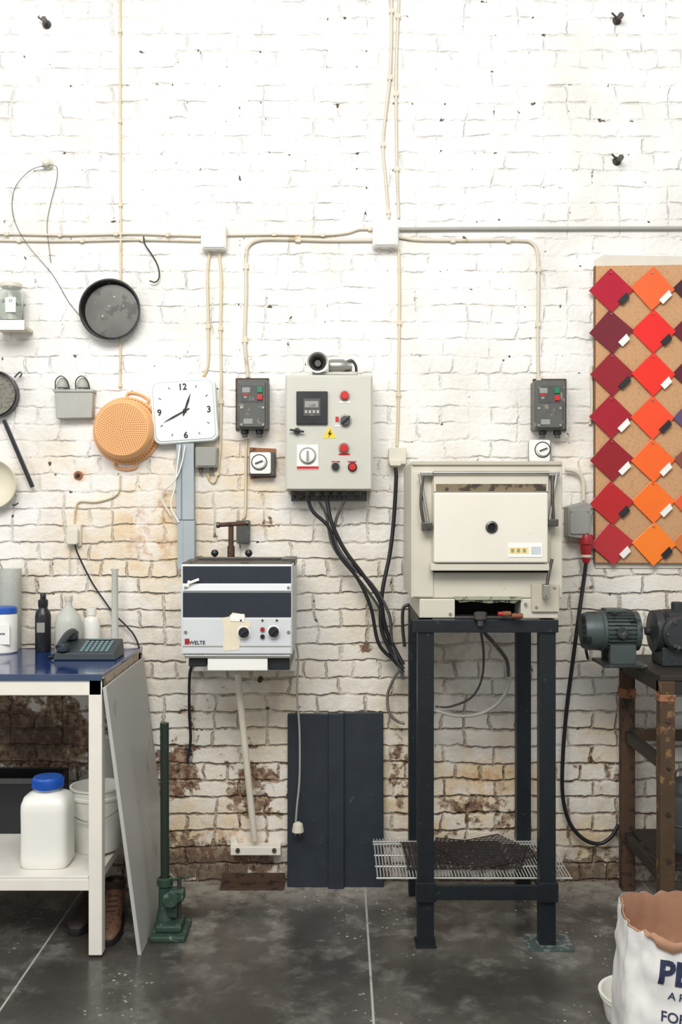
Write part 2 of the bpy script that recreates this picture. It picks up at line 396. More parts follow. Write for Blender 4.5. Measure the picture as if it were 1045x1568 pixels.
wc('cable_board_edge',[(906,560),(907,620),(904,650)],.006,cab_w)
for nm,r in(('a',(308,341,346,381)),('b',(571,336,610,377))):
    g=G('junction_box',V((r[0]+r[2])/2,(r[1]+r[3])/2))
    rrect(g,'body',(r[0]+r[2])/2,(r[1]+r[3])/2,r[2]-r[0],r[3]-r[1],4,.055,.0,white_pl,.003)
    rrect(g,'lid',(r[0]+r[2])/2,(r[1]+r[3])/2,r[2]-r[0]-4,r[3]-r[1]-5,3,.062,.055,white_pl,.002)
    for k,(a,b) in enumerate(((6,6),(-6,6),(6,-6),(-6,-6))):
        pcyl(g,'screw_%d'%k,(r[0] if a>0 else r[2])+a,(r[1] if b>0 else r[3])+b,1.5,.064,.06,cream_pl,8)
    for k,a in enumerate((r[0]+10,r[2]-10)):
        cyl(g,'gland_%d'%k,(X(a,.03),-.02,Z(r[3],.03)),'z',.009,0,-.012,cream_pl,12)
for px,py in((72,38),(945,32),(945,247)):
    g=G('rusty_bolt',V(px,py)); c=V(px,py)
    tube(g,'shank',[c+Vector((0,-.003,0)),c+Vector((.003,-.05,-.003))],.010,rust,curved=False,seg=12)
    cyl(g,'washer',c,'y',.019,.0005,.005,dsteel,16,.001)
    cyl(g,'nut',c,'y',.016,.005,.014,dsteel,6,.001)
    cyl(g,'head',c+Vector((.003,0,-.003)),'y',.013,.045,.058,dsteel,6,.001)
    beam(g,'bent_tang',c+Vector((-.002,-.02,0)),c+Vector((-.030,-.03,.020)),.008,.006,dsteel)
g=G('insulator_with_hanging_wire',V(75,252))
lathe(g,'insulator',V(74,252),'y',[(0,.0),(.022,0),(.024,.01),(.015,.02),(.018,.03),(.01,.04),(0,.042)],cream_pl,20)
tube(g,'wire_a',[V(72,252,.03),V(45,262,.02),V(22,290,.01),(V(20,330,.006)),V(40,372,.02),V(80,420,.008),V(105,462,.006),V(128,490,.01)],.0015,dsteel,seg=5)
tube(g,'wire_b',[V(62,255,.03),V(85,254,.03),V(87,275,.01),V(78,310,.006),V(72,345,.006),V(76,385,.018),V(78,402,.006)],.0015,dsteel,seg=5)
g=G('bent_wire_hook',V(230,400))
tube(g,'wire',[V(220,362,.02),V(222,374,.02),V(234,392,.01),V(242,408,.01),V(244,424,.015),V(238,432,.02),V(229,430,.022)],.003,black_rub)

# jar on bracket shelf
g=G('glass_jar_on_bracket',V(18,470,.08))
pbox(g,'shelf',(-12,497,36,502),.13,.0,cream_pl,.001); pbox(g,'shelf_lip',(-12,490,37,505),.135,.128,white_pl,.001)
c=V(17,495,.07)
lathe(g,'jar',(c.x,c.y,c.z+.001),'z',[(0,0),(.046,0),(.05,.006),(.05,.125),(.042,.14),(.042,.15),(.039,.15),(.039,.138),(.047,.122),(.047,.008),(0,.006)],glass,32)
cyl(g,'lid',(c.x,c.y,c.z+.145),'z',.045,0,.022,cream_pl,28)
lathe(g,'contents',(c.x,c.y,c.z+.008),'z',[(0,0),(.043,0),(.043,.085),(.02,.1),(0,.09)],M('jar_contents',(206,206,196),.7,c2=(70,60,50),thr=.56,sc=30),24)
prism(g,'label',[(8,455),(24,455),(24,478),(8,478)],.1225,.1205,paper); text(g,'label_mark','77',16,461,.123,.012,ink)

# pan
g=G('frying_pan',V(172,478))
r=L(47,.05); c=V(173,478,0)
lathe(g,'body',c,'y',[(0,.008),(r*.86,.008),(r*.94,.02),(r*.97,.055),(r,.058),(r,.062),(r*.95,.062),(r*.92,.03),(r*.88,.022),(0,.02)],panm,56)
lathe(g,'interior_coating',c,'y',[(0,.0225),(r*.87,.0225),(r*.87,.020)],pani,56)
cyl(g,'hanging_ring',c+Vector((-.01,0,r*.97)),'y',.012,.02,.03,dsteel,16)
for k in range(7):
    a=random.uniform(0,6.28); q=random.uniform(.1,.7)*r
    cyl(g,'fleck_%d'%k,c+Vector((math.cos(a)*q,0,math.sin(a)*q)),'y',random.uniform(.001,.003),.022,.0235,paper,8)
g=G('long_handled_sieve',V(0,605)); c=V(-4,605,0); r=L(36,.05)
lathe(g,'frame',c,'y',[(r*.92,.01),(r,.012),(r,.05),(r*.95,.052),(r*.92,.048),(r*.92,.01)],panm,40)
lathe(g,'mesh',c,'y',[(0,.02),(r*.93,.024),(r*.93,.02),(0,.016)],M('sieve_mesh',(128,124,112),.5,metal=.3,c2=(100,96,88),thr=.5,sc=60),40)
tube(g,'hook',[V(22,578,.03),V(30,570,.03),V(33,573,.03),V(30,578,.03)],.0035,dsteel)
beam(g,'handle',V(6,643,.04),V(50,746,.03),.018,.009,black_pl,.003)
g=G('ceramic_bowl',V(0,742)); c=V(-5,742,0); r=L(38,.06)
lathe(g,'bowl',c,'y',[(0,.004),(r*.5,.004),(r*.85,.03),(r,.06),(r*.97,.064),(r*.82,.036),(r*.5,.014),(0,.012)],ceramic,48)
tube(g,'hanging_hook',[V(20,772,.0),V(22,774,.03),V(28,770,.035)],.003,dsteel)
# bell box
g=G('mounted_double_bell',V(113,618))
bellm=M('bell_box_gray',(166,165,156),.5,c2=(130,122,108),thr=.64)
prism(g,'housing',[(83,597),(142,597),(141,640),(86,641)],.05,0,bellm,.004)
prism(g,'flange',[(81,596),(143,596),(143,600),(81,600)],.055,0,steel,.001)
for k,px in enumerate((96,127)):
    cc=V(px,592,.03)
    cyl(g,'stem_%d'%k,(cc.x,cc.y,Z(598,.03)),'z',.012,0,.02,steel)
    lathe(g,'bell_%d'%k,(cc.x,-.03,Z(594,.03)),'z',[(0,.0),(.026,.0),(.027,.01),(.022,.028),(.01,.042),(0,.044)],bellm,24)
    tube(g,'bail_%d'%k,[(cc.x-.03,-.03,Z(598,.03)),(cc.x-.024,-.05,Z(584,.03)),(cc.x,-.055,Z(577,.03)),(cc.x+.024,-.05,Z(584,.03)),(cc.x+.03,-.03,Z(598,.03))],.0025,dsteel)
# colander
g=G('orange_colander',V(193,660)); c=V(195,660,0); r=L(52,.03)
lathe(g,'bowl',c,'y',[(r*.97,.0),(r,.004),(r,.012),(r*.95,.016),(r*.93,.03),(r*.90,.050),(r*.87,.052),(r*.85,.085),(r*.82,.1),(r*.76,.108),(0,.106),(0,.100),(r*.74,.1),(r*.84,.07),(r*.9,.02),(r*.92,.0)],orange,72)
vs=[];fs=[]
for ring in range(1,14):
    rr=r*.055*ring; n=max(6,int(ring*5.2))
    for k in range(n):
        a=2*math.pi*k/n; cx_,cz_=c.x+rr*math.cos(a),c.z+rr*math.sin(a); b=len(vs); q=.0022
        for j in range(6): vs.append((cx_+q*math.cos(j*1.047),-.1095,cz_+q*math.sin(j*1.047)))
        fs.append(tuple(range(b,b+6)))
for k in range(60):
    a=2*math.pi*k/60
    b=len(vs); ca,sa=math.cos(a),math.sin(a)
    for rr,t_,w in((r*.945,.024,-1),(r*.945,.024,1),(r*.91,.048,1),(r*.91,.048,-1)):
        vs.append((c.x+(rr+.0015)*ca-sa*.0016*w,-t_,c.z+(rr+.0015)*sa+ca*.0016*w))
    fs.append((b,b+1,b+2,b+3))
mk(g,'perforations',vs,fs,orange_d,smooth=False)
for k,s_ in enumerate((1,-1)):
    a0=math.radians(72 if s_>0 else 268)
    P=[c+Vector(((r*q)*math.cos(a0+da),-.008,(r*q)*math.sin(a0+da))) for da,q in((-.34,.96),(-.27,1.12),(0,1.15),(.27,1.12),(.34,.96))]
    tube(g,'handle_%d'%k,P,.0055,orange)
# clock
g=G('analog_clock',V(282,629,.03))
rrect(g,'case',282,629,100,98,12,.055,.004,clockw,.006)
rrect(g,'bezel_line',282,629,93,91,10,.0562,.05,M('clock_bezel_line',(170,178,172),.4),.0005)
rrect(g,'face',282,629,91,89,9,.0575,.05,clockf,.001)
for s_,a,b in(('12',0,-37),('3',38,0),('6',0,37),('9',-38,0)):
    text(g,'numeral_'+s_,s_,282+a,629+b,.059,L(9.5,.06),ink,bold=.0009)
for h in range(12):
    if h%3==0: continue
    a=math.radians(90-30*h); m=max(abs(math.cos(a)),abs(math.sin(a)))
    q=L(37,.06)/m; cc=V(282,629,.059)+Vector((math.cos(a)*q*.97,0,math.sin(a)*q*.97))
    beam(g,'mark_%d'%h,cc-Vector((math.cos(a),0,math.sin(a)))*.006,cc+Vector((math.cos(a),0,math.sin(a)))*.006,.0035,.0025,ink,.0003,side=(0,1,0))
cc=V(283,629,.062)
for nm,a,l,w in(('hour_hand',110-42,.078,.0075),('minute_hand',205,.105,.0055)):
    a=math.radians(a); dv=Vector((math.cos(a),0,math.sin(a))); n_=Vector((-dv.z,0,dv.x))
    p=[cc-dv*.022-n_*w*.35,cc-dv*.022+n_*w*.35,cc+dv*l*.55+n_*w*.6,cc+dv*l,cc+dv*l*.55-n_*w*.6]
    prism(g,nm,[(q.x,q.z) for q in p],.064,.0605,ink,.0003,world=True,sm=False)
cyl(g,'hub',(cc.x,0,cc.z),'y',.008,.058,.068,ink,16)
g.rotation_euler=(0,math.radians(-4),0)
g=G('conduit_connection_box',V(316,700))
rrect(g,'body',316,700,34,32,3,.05,0,gray_box,.003); rrect(g,'lid',316,700,30,27,3,.056,.05,gray_box,.002)
for k,px in enumerate((308,324)): cyl(g,'gland_%d'%k,(X(px,.03),-.025,Z(716,.03)),'z',.008,0,-.02,dkgray,12)
g=G('cable_trunking',V(285,780))
pbox(g,'upper_duct',(270,678,297,796),.045,0,duct,.002); pbox(g,'lower_duct',(272,797,298,872),.05,0,duct,.002)
pbox(g,'seam_upper',(277,678,279,796),.047,.044,M('trunking_seam',(120,126,128),.5),.0003); pbox(g,'seam_lower',(278,798,280,872),.052,.049,duct,.0003)
g=G('white_hanging_cord',V(265,740))
tube(g,'cord_a',[V(276,682,.05),V(272,710,.06),V(268,745,.05),V(262,775,.05),V(274,800,.055)],.0035,white_pl)
tube(g,'cord_b',[V(284,682,.05),V(277,715,.06),V(266,738,.055),V(250,752,.03),V(248,765,.02),V(262,790,.02)],.003,white_pl)

# motor starter switch boxes
def starter(cx,cy):
    g=G('motor_starter_switch',V(cx,cy))
    w,h=48,76; x0,x1,y0,y1=cx-w/2,cx+w/2,cy-h/2,cy+h/2
    pbox(g,'back_plate',(x0-2,y0-2,x1+1,y1+2),.012,0,rust,.001)
    rrect(g,'body',cx,cy,w,h,3,.09,.0,starter_m,.004)
    rrect(g,'cover',cx-1,cy,w-7,h-6,3,.1,.088,starter_m,.003)
    pbox(g,'nameplate',(x0+6,y0+9,x1-8,y0+35),.102,.098,dkgray,.001)
    pbox(g,'rating_label',(x0+8,y0+12,x0+20,y0+20),.1035,.101,gray_box,.0005)
    pbox(g,'start_button',(x1-17,y0+11,x1-9,y0+20),.108,.1,green,.001)
    pbox(g,'stop_button',(x1-17,y0+23,x1-9,y0+31),.11,.1,red,.001)
    text(g,'button_label','IO',x0+13,y0+27,.1035,.008,paper)
    pbox(g,'red_tag',(x0+9,y0+21,x0+17,y0+24),.1035,.101,red,.0003)
    for k,(a,b) in enumerate(((7,43),(w-8,43),(7,h-7),(w-8,h-7))): pcyl(g,'screw_%d'%k,x0+a,y0+b,2.2,.1035,.099,steel,10)
    pbox(g,'lower_label',(x0+10,y1-16,x0+24,y1-8),.102,.1,gray_box,.0005)
    for k,a in enumerate((x0+12,x1-13)):
        cc=V(a,y1,.05); cyl(g,'gland_%d'%k,(cc.x,cc.y,cc.z),'z',.017,.0,-.022,black_pl,16); cyl(g,'gland_nut_%d'%k,(cc.x,cc.y,cc.z-.02),'z',.012,0,-.015,dkgray,8)
starter(387,619); starter(843,620)
def rotary(cx,cy,back):
    g=G('rotary_isolator_switch',V(cx,cy))
    if back:
        prism(g,'rusty_plate',[(cx-17,cy-24),(cx+24,cy-22),(cx+24,cy+22),(cx-16,cy+24)],.008,0,rustl)
        pbox(g,'box',(cx-17,cy-17,cx+22,cy+20),.05,0,dkgray,.004)
    else: pbox(g,'box',(cx-15,cy-16,cx+18,cy+18),.045,0,gray_box,.004)
    rrect(g,'plate',cx,cy,32,33,3,.06,.048,white_pl,.002)
    cc=V(cx,cy,0)
    lathe(g,'dial_ring',cc,'y',[(.034,.06),(.034,.0615),(.030,.0615),(.030,.06)],ink,36)
    lathe(g,'knob',cc,'y',[(.026,.06),(.025,.074),(.01,.076),(0,.076)],white_pl,28)
    beam(g,'knob_grip',cc+Vector((-.016,-.078,-.006)),cc+Vector((.016,-.078,.006)),.007,.006,dkgray,.001,side=(0,1,0))
rotary(399,709,True); rotary(827,690,False)

# control cabinet
g=G('control_cabinet',V(503,662)); dF=.17
pbox(g,'body',(437,574,571,751),dF,.0,panel_gray,.004)
pbox(g,'door',(439,576,569,749),dF+.012,dF+.001,panel_gray,.003)
f=dF+.0125
pbox(g,'meter_bezel',(454,599,502,650),f+.012,f-.001,black_pl,.003)
pbox(g,'meter_screen',(465,610,491,637),f+.014,f+.01,dkgray,.001)
pbox(g,'meter_display',(467,614,488,624),f+.016,f+.013,gray_box,.0005)
text(g,'meter_digits','1.1M',478,621,f+.0165,.010,ink)
for k in range(4): pbox(g,'meter_key_%d'%k,(467+k*6,628,471+k*6,633),f+.0165,f+.013,steel,.0005)
def knob(nm,cx,cy,r,m,base=steel,dd=.02):
    pcyl(g,nm+'_ring',cx,cy,r*1.3,f+.005,f-.001,base); pcyl(g,nm,cx,cy,r,f+dd,f+.003,m)
knob('stop_button',528,605,6.5,red); pbox(g,'stop_label',(520,614,537,617),f+.001,f-.001,paper,.0002)
knob('reset_button',527,686,6.5,red); pbox(g,'reset_label',(519,694,536,697),f+.001,f-.001,red,.0002)
knob('selector',529,644,7.5,dkgray); beam(g,'selector_lever',V(524,648,f+.024),V(536,637,f+.024),.008,.008,black_pl,side=(0,1,0))
pbox(g,'selector_label',(514,638,519,646),f+.001,f-.001,red,.0002); pbox(g,'selector_label_b',(513,651,529,653),f+.001,f-.001,paper,.0002)
knob('black_button',514,714,5.5,black_pl); knob('red_indicator',540,715,5.5,red,black_pl)
pbox(g,'label_a',(508,706,521,708),f+.001,f-.001,red,.0002);pbox(g,'label_b',(533,706,546,708),f+.001,f-.001,red,.0002)
knob('door_lock',455,660,4.5,black_pl); beam(g,'door_handle',V(444,658,f+.02),V(466,661,f+.02),.007,.008,black_pl,side=(0,1,0))
prism(g,'warning_triangle',[(505,652),(516,671),(494,671)],f+.001,f-.001,yellow,0); prism(g,'warning_bolt',[(507,657),(502,665),(505,665),(503,670),(509,663),(506,663)],f+.002,f,ink,0)
pbox(g,'main_switch_plate',(455,681,488,719),f+.003,f-.001,white_pl,.001)
cc=V(471.5,698,f)
lathe(g,'main_switch_ring',(cc.x,0,cc.z),'y',[(.035,f),(.035,f+.006),(.030,f+.006),(.030,f)],gray_box,36)
lathe(g,'main_switch_knob',(cc.x,0,cc.z),'y',[(.028,f),(.027,f+.018),(.02,f+.02),(0,f+.02)],white_pl,28)
beam(g,'main_switch_grip',(cc.x,-f-.024,cc.z-.02),(cc.x,-f-.024,cc.z+.02),.009,.008,gray_box,side=(0,1,0))
pbox(g,'main_switch_caption',(455,714,488,718),f+.004,f,red,.0002)
c1=V(487,557,.1)
lathe(g,'siren_horn',(c1.x,0,c1.z),'y',[(.012,.04),(.02,.06),(.028,.1),(.042,.135),(.043,.14),(.036,.138),(.022,.1),(.01,.07),(0,.07)],steel,36)
cyl(g,'siren_core',(c1.x,0,c1.z),'y',.014,.06,.115,dkgray)
pbox(g,'siren_bracket',(483,566,493,574),.09,.06,dkgray)
pbox(g,'siren_mount_plate',(478,569,548,574),.1,.05,steel)
c2_=V(508,561,.08)
lathe(g,'beacon_drum',(c2_.x,c2_.y,c2_.z),'x',[(0,-.012),(.026,-.012),(.03,0),(.03,.05),(.024,.06),(.02,.085),(0,.087)],steel,28)
tube(g,'beacon_cable',[V(528,556,.09),V(538,552,.09),V(545,560,.08),V(546,573,.06)],.006,dsteel)
for k,px in enumerate((450,472,488,501,514,528,548)):
    cc=V(px,752,.1)
    cyl(g,'gland_%d'%k,cc,'z',.014,.0,-.018,dkgray,10)
    cyl(g,'gland_nut_%d'%k,(cc.x,cc.y,cc.z-.017),'z',.010,0,-.014,black_pl,10)
pbox(g,'mounting_rail',(446,752,562,767),.03,0,dsteel,.001)

# power cables (bundle)
g=G('power_cable_bundle',V(560,900))
def pc(nm,pts,r=.008,mat=black_rub): tube(g,nm,[V(*p) for p in pts],r,mat,n=8)
pc('cable_a',[(472,766,.1),(480,784,.1),(504,808,.1),(520,850,.1),(548,886,.1),(568,930,.1),(580,985,.1),(604,1012,.1),(618,1030,.12)],.0075)
pc('cable_b',[(501,766,.1),(508,800,.11),(528,842,.11),(556,880,.11),(582,920,.11),(590,960,.1),(603,990,.1),(618,1018,.12)],.0085)
pc('cable_c',[(528,766,.1),(514,800,.1),(516,835,.1),(540,868,.1),(570,895,.1),(596,940,.1),(601,985,.1),(618,1040,.12)],.0065,dkgray)
pc('cable_e',[(488,766,.1),(500,790,.09),(512,840,.09),(560,900,.08),(588,946,.08),(598,1000,.08)],.0055,dkgray)
tube(g,'flexible_hose',[V(614,1022,.1),V(603,1040,.08),V(594,1064,.06),V(596,1090,.06),(V(608,1104,.06)),V(620,1108,.06)],.0065,steel,n=8)
tube(g,'flexible_hose_b',[V(628,925,.1),V(618,932,.1),V(617,960,.09),V(620,990,.08)],.007,dsteel,n=8)
tube(g,'socket_cord',[V(606,716,.05),V(607,735,.05),V(603,800,.05),V(597,850,.06),V(586,905,.08),V(584,960,.09),V(600,1000,.1),V(618,1025,.12)],.0085,black_rub,n=8)
g=G('power_socket',V(608,698))
rrect(g,'socket',609,698,27,26,3,.05,0,cream_pl,.003); rrect(g,'plug',606,709,18,9,3,.07,.03,cream_pl,.003)

# ------------------------------------------------------------------ muffle furnace (wall mounted, left)
g=G('muffle_furnace',V(365,935,.25)); dF=.44
pbox(g,'body',(277,864,448,1003),dF,.05,furn_w,.006)
f=dF
pbox(g,'top_lid',(279,861,446,866),dF-.01,.05,M('furnace_lid',(88,80,70),.6,c2=(50,44,38),thr=.55,sc=10),.004)
pbox(g,'navy_band_top',(280,867,446,893),f+.004,f-.001,navy,.002)
pbox(g,'steel_trim_strip',(280,894,446,905),f+.007,f-.001,M('white_enamel',(226,228,226),.3,amt=.02),.002)
pbox(g,'navy_band_mid',(280,907,446,945),f+.004,f-.001,navy,.002)
pbox(g,'control_fascia',(280,947,446,1001),f+.004,f-.001,furn_w,.002)
f+=.004
pbox(g,'fascia_lower_edge',(280,989,446,991),f+.0008,f-.001,gray_box,.0002)
text(g,'maker_plate','WELTE',302,984,f+.001,L(5.5,f),ink,bold=.0003); pbox(g,'maker_logo',(283,978,290,987),f+.001,f-.001,redpl,.0002)
for k,(a,b) in enumerate(((284,900),(442,900),(284,968),(442,968))): pcyl(g,'screw_%d'%k,a,b,2.5,f+.006,f-.001,steel,10)
prism(g,'masking_tape',[(340,946),(352,944),(356,938),(375,941),(376,950),(384,952),(384,960),(368,966),(369,978),(366,995),(341,997),(344,970)],f+.0015,f-.001,tape,0)
prism(g,'masking_tape_b',[(352,942),(374,940),(374,952),(353,951)],f+.004,f+.001,paper,0)
def kn(nm,cx,cy,r,m=black_pl):
    pcyl(g,nm+'_dial',cx,cy,r*1.25,f+.004,f-.001,paper); pcyl(g,nm,cx,cy,r,f+.024,f+.003,m)
    beam(g,nm+'_grip',V(cx-r*.6,cy+r*.5,f+.028),V(cx+r*.6,cy-r*.5,f+.028),.005,.008,m,.001,side=(0,1,0))
kn('left_knob',373,969,8); kn('right_knob',419,968,8)
pcyl(g,'lamp_upper',402,964,3.4,f+.01,f,redpl); pcyl(g,'lamp_lower',402,975,3.4,f+.01,f,black_pl)
for k in range(3): pcyl(g,'fascia_screw_%d'%k,(369,402,424)[k],950,1.6,f+.006,f,black_pl,8)
beam(g,'latch',V(289,893,f+.012),V(305,887,f+.012),.008,.01,white_pl,side=(0,1,0)); beam(g,'latch_b',V(290,889,f+.01),V(287,899,f+.01),.006,.01,white_pl,side=(0,1,0))
pbox(g,'underframe',(283,1003,445,1008),dF-.005,.06,steel,.002)
pbox(g,'white_tray',(318,1006,410,1027),dF-.01,.2,white_pl,.003)
pbox(g,'left_foot',(289,1008,316,1021),dF-.03,.1,black_pl,.003); pbox(g,'right_foot',(411,1008,444,1026),dF-.03,.1,black_pl,.003)
pbox(g,'rear_frame',(285,985,452,1028),.06,0,table_w,.003)
zt=Z(861,dF-.01)
bx=X(354,.2)
tube(g,'spindle',[(bx,-.2,zt-.002),(bx,-.2,Z(806,.2))],.011,rust,seg=14,curved=False)
tube(g,'spindle_sleeve',[(bx,-.2,zt-.002),(bx,-.2,Z(836,.2))],.015,rust,seg=14,curved=False)
tube(g,'tee_bar',[(X(333,.2),-.2,Z(804,.2)),(X(380,.2),-.2,Z(801,.2))],.009,rust,seg=12,curved=False)
cyl(g,'tee_end_a',(X(333,.2),-.2,Z(804,.2)),'x',.012,-.004,.01,dsteel); cyl(g,'tee_end_b',(X(380,.2),-.2,Z(801,.2)),'x',.012,-.01,.004,dsteel)
for k,px in enumerate((329,381)):
    cc=Vector((X(px,.25),-.25,zt))
    tube(g,'clamp_arm_%d'%k,[cc,cc+Vector((0,0,.02))],.006,dsteel,seg=10,curved=False)
    lathe(g,'clamp_ball_%d'%k,cc+Vector((0,0,.028)),'z',[(0,-.015),(.011,-.011),(.016,0),(.011,.011),(0,.015)],black_pl,20)
beam(g,'cross_bar',(X(305,.25),-.25,zt+.006),(X(430,.25),-.25,zt+.006),.03,.012,dsteel,side=(0,1,0))
pbox(g,'left_bracket',(287,857,300,866),.3,.2,dsteel); pbox(g,'right_bracket',(432,855,452,866),.3,.1,dsteel)
pbox(g,'rear_mount_box',(362,797,382,832),.05,0,dkgray,.003)
strutm=M('strut_cream_paint',(228,220,202),.5,c2=(190,170,136),thr=.62)
tube(g,'support_strut',[V(364,1030,.24),V(376,1150,.14),V(390,1286,.055)],.014,strutm,seg=14,n=3)
pbox(g,'strut_foot_plate',(353,1297,430,1310),.06,0,table_w,.003); prism(g,'strut_foot_flange',[(353,1285),(362,1283),(366,1297),(430,1299),(430,1304),(353,1304)],.03,0,table_w)
for k,px in enumerate((364,420)): pcyl(g,'foot_bolt_%d'%k,px,1303,3.5,.07,.05,rust,6)
for k,px in enumerate((364,398)): pcyl(g,'wall_stud_%d'%k,px,1042,4,.05,.0,rust,8)
g=G('dangling_electric_cord',V(289,1090,.08))
tube(g,'cord',[V(300,1012,.07),V(291,1030,.07),V(290,1090,.05),V(292,1130,.04),V(289,1160,.04)],.006,black_rub)
beam(g,'bare_end',V(288,1152,.04),V(288,1170,.04),.01,.01,black_pl); beam(g,'strap',V(283,1146,.03),V(294,1150,.03),.005,.01,black_pl)
g=G('white_plug_on_cord',V(458,1200,.08))
tube(g,'cord',[V(454,985,.1),V(457,1010,.1),V(455,1060,.1),V(459,1120,.1),V(459,1190,.1),V(455,1235,.1),V(453,1262,.1)],.0042,M('gray_cord',(160,160,152),.5),n=8)
lathe(g,'plug',V(458,1266,.1)+Vector((-.004,0,.0)),'z',[(0,.022),(.01,.02),(.02,.012),(.024,-.01),(.025,-.02),(0,-.021)],cream_pl,20)
for k in(-1,1): cyl(g,'pin_%d'%(k+1),V(458,1266,.1)+Vector((-.004+k*.009,0,-.02)),'z',.0025,0,-.016,steel,8)

# slate boards leaning
g=G('leaning_slate_panel',V(513,1225,.03))
def lean(nm,x0,x1,yt,yb,db,dt,th,m=slate):
    a,b=X(x0,db),X(x1,db); zt_=Z(yt,dt)
    v=[(a,-db,.0),(b,-db,.0),(b,-db+th,.0),(a,-db+th,.0),(a,-dt-th,zt_),(b,-dt-th,zt_),(b,-dt,zt_),(a,-dt,zt_)]
    mk(g,nm,v,BF,m,smooth=False,bevel=.003)
lean('left_board',440,504,1092,1358,.065,.004,.016); lean('right_board',526,588,1090,1358,.065,.004,.016); lean('centre_rail',503,527,1091,1364,.085,.018,.02)
g=G('angle_iron_on_floor',V(385,1345,.06))
box(g,'flange',X(338,.06),X(436,.06),-.10,-.02,.001,.008,rust,.001); box(g,'web',X(338,.06),X(436,.06),-.028,-.02,.008,.045,rust,.001)

# ------------------------------------------------------------------ enamelling kiln
g=G('enamelling_kiln',V(745,830,.35)); dF=.57
z0=Z(947,.6)
pbox(g,'body',(630,707,862,916),dF,.13,kiln_m,.005)
pbox(g,'side_seam',(629.4,712,631,912),dF-.04,.17,kiln_side,.001)
pbox(g,'base',(643,917,697,947),dF+.01,.16,kiln_m,.003); pbox(g,'base_right',(798,917,855,947),dF+.01,.16,kiln_m,.003)
pbox(g,'base_back_wall',(697,917,798,947),dF-.12,.16,soot,.001)
pbox(g,'mouth_floor',(697,944,798,947),dF+.01,dF-.12,dsteel,.001)
pbox(g,'front_frame_left',(633,722,664,914),dF+.006,dF-.001,kiln_m,.002); pbox(g,'top_trim',(631,706,861,712),dF+.01,dF-.001,kiln_side,.002)
f=dF+.02
pbox(g,'door_surround',(662,724,844,876),f,dF-.001,kiln_side,.003)
def q(px,py,d): p=V(px,py,d); return (p.x,p.y,p.z)
v=[q(664,727,f+.012),q(841,727,f+.012),q(840,753,f+.012),q(665,753,f+.012)]
mk(g,'hood_plate',v+[(a,b+.012,c_) for a,b,c_ in v],BF,kiln_m,smooth=False,bevel=.002)
pbox(g,'hood_shade_strip',(668,741,837,752),f+.014,f+.010,M('hood_shade_brown',(120,106,84),.5,metal=.3,c2=(62,52,42),thr=.52,sc=9),.001)  # dark strip: shadow under the hood lip put into its colour
tube(g,'hood_rod',[V(664,724,f+.02),V(842,724,f+.02)],.006,steel,curved=False)
pbox(g,'door_panel',(665,754,840,862),f+.05,f-.002,kiln_d,.006)
pbox(g,'door_ledge',(660,863,842,874),f+.04,f-.004,kiln_m,.003); pbox(g,'ledge_gasket',(664,874,840,877),f+.02,f-.002,soot,.001)
cc=V(753,807,f+.05)
lathe(g,'spyhole_ring',(cc.x,0,cc.z),'y',[(.020,f+.048),(.022,f+.056),(.014,f+.060),(.0125,f+.052),(0,f+.0505)],dsteel,28)
cyl(g,'spyhole',(cc.x,0,cc.z),'y',.0125,f+.05,f+.053,soot,24)
pbox(g,'instruction_label',(779,832,831,853),f+.052,f+.049,paper,.0004)
pbox(g,'label_band',(780,838,810,848),f+.0526,f+.051,M('label_yellow',(232,208,134),.6),.0002); pbox(g,'label_print',(814,837,829,849),f+.0526,f+.051,M('label_gray',(190,196,196),.6),.0002)
for k in range(3): pbox(g,'label_pictogram_%d'%k,(783+k*9,840,788+k*9,846),f+.0532,f+.052,gray_box,.0001)
for s_,px in((0,651),(1,849)):
    tube(g,'hinge_arm_%d'%s_,[V(px-3 if s_==0 else px-2,728,f+.02),V(px-6 if s_==0 else px-2,770,f+.03),V(px-1 if s_==0 else px,806,f+.03)],.006,dsteel,n=4)
    tube(g,'hinge_link_%d'%s_,[V(px-8 if s_==0 else px+4,726,f+.02),V(px+6 if s_==0 else px-8,803,f+.03)],.006,steel,curved=False)
    pbox(g,'hinge_block_%d'%s_,((647,800,662,812) if s_==0 else (841,795,856,806)),f+.04,dF-.001,dsteel,.003)
    pbox(g,'hinge_top_%d'%s_,((645,722,664,729) if s_==0 else (841,722,858,729)),f+.025,dF-.001,steel,.003)
tube(g,'pull_lever',[V(846,856,f+.03),V(840,884,f+.035),V(836,915,f+.04)],.006,dsteel)
pbox(g,'lever_block',(834,896,842,917),f+.045,dF,steel,.002)
pbox(g,'lower_right_plate',(815,895,857,937),dF+.022,dF-.001,kiln_side,.002); pbox(g,'left_lower_plate',(643,918,697,946),dF+.018,dF+.005,kiln_m,.002)
pbox(g,'mouth_rim_top',(697,914,799,919),dF+.022,dF-.01,M('rim_oxide',(150,154,130),.6,c2=(80,72,56),thr=.54,sc=20),.001)
prism(g,'burnt_scale',[(700,919),(796,919),(788,924),(768,922),(750,924),(722,921),(705,923)],dF+.017,dF+.006,M('scale_green',(120,126,104),.8,c2=(44,40,34),thr=.5,sc=26),.0005)
for k,(a,b) in enumerate(((690,940),(806,925),(850,900),(822,930))): pcyl(g,'body_screw_%d'%k,a,b,2.2,dF+.026,dF,steel,8)
cyl(g,'wooden_grip_a',V(770,940,.66),'x',.010,0,.03,wood); cyl(g,'grip_cap',V(763,940,.66),'x',.008,0,.018,redpl); tube(g,'grip_rod',[V(772,940,.655),V(776,937,.5)],.005,steel,curved=False)
cyl(g,'wooden_grip_b',V(784,943,.67),'x',.009,0,.040,wood); tube(g,'grip_rod_b',[V(786,942,.665),V(790,939,.5)],.005,steel,curved=False)
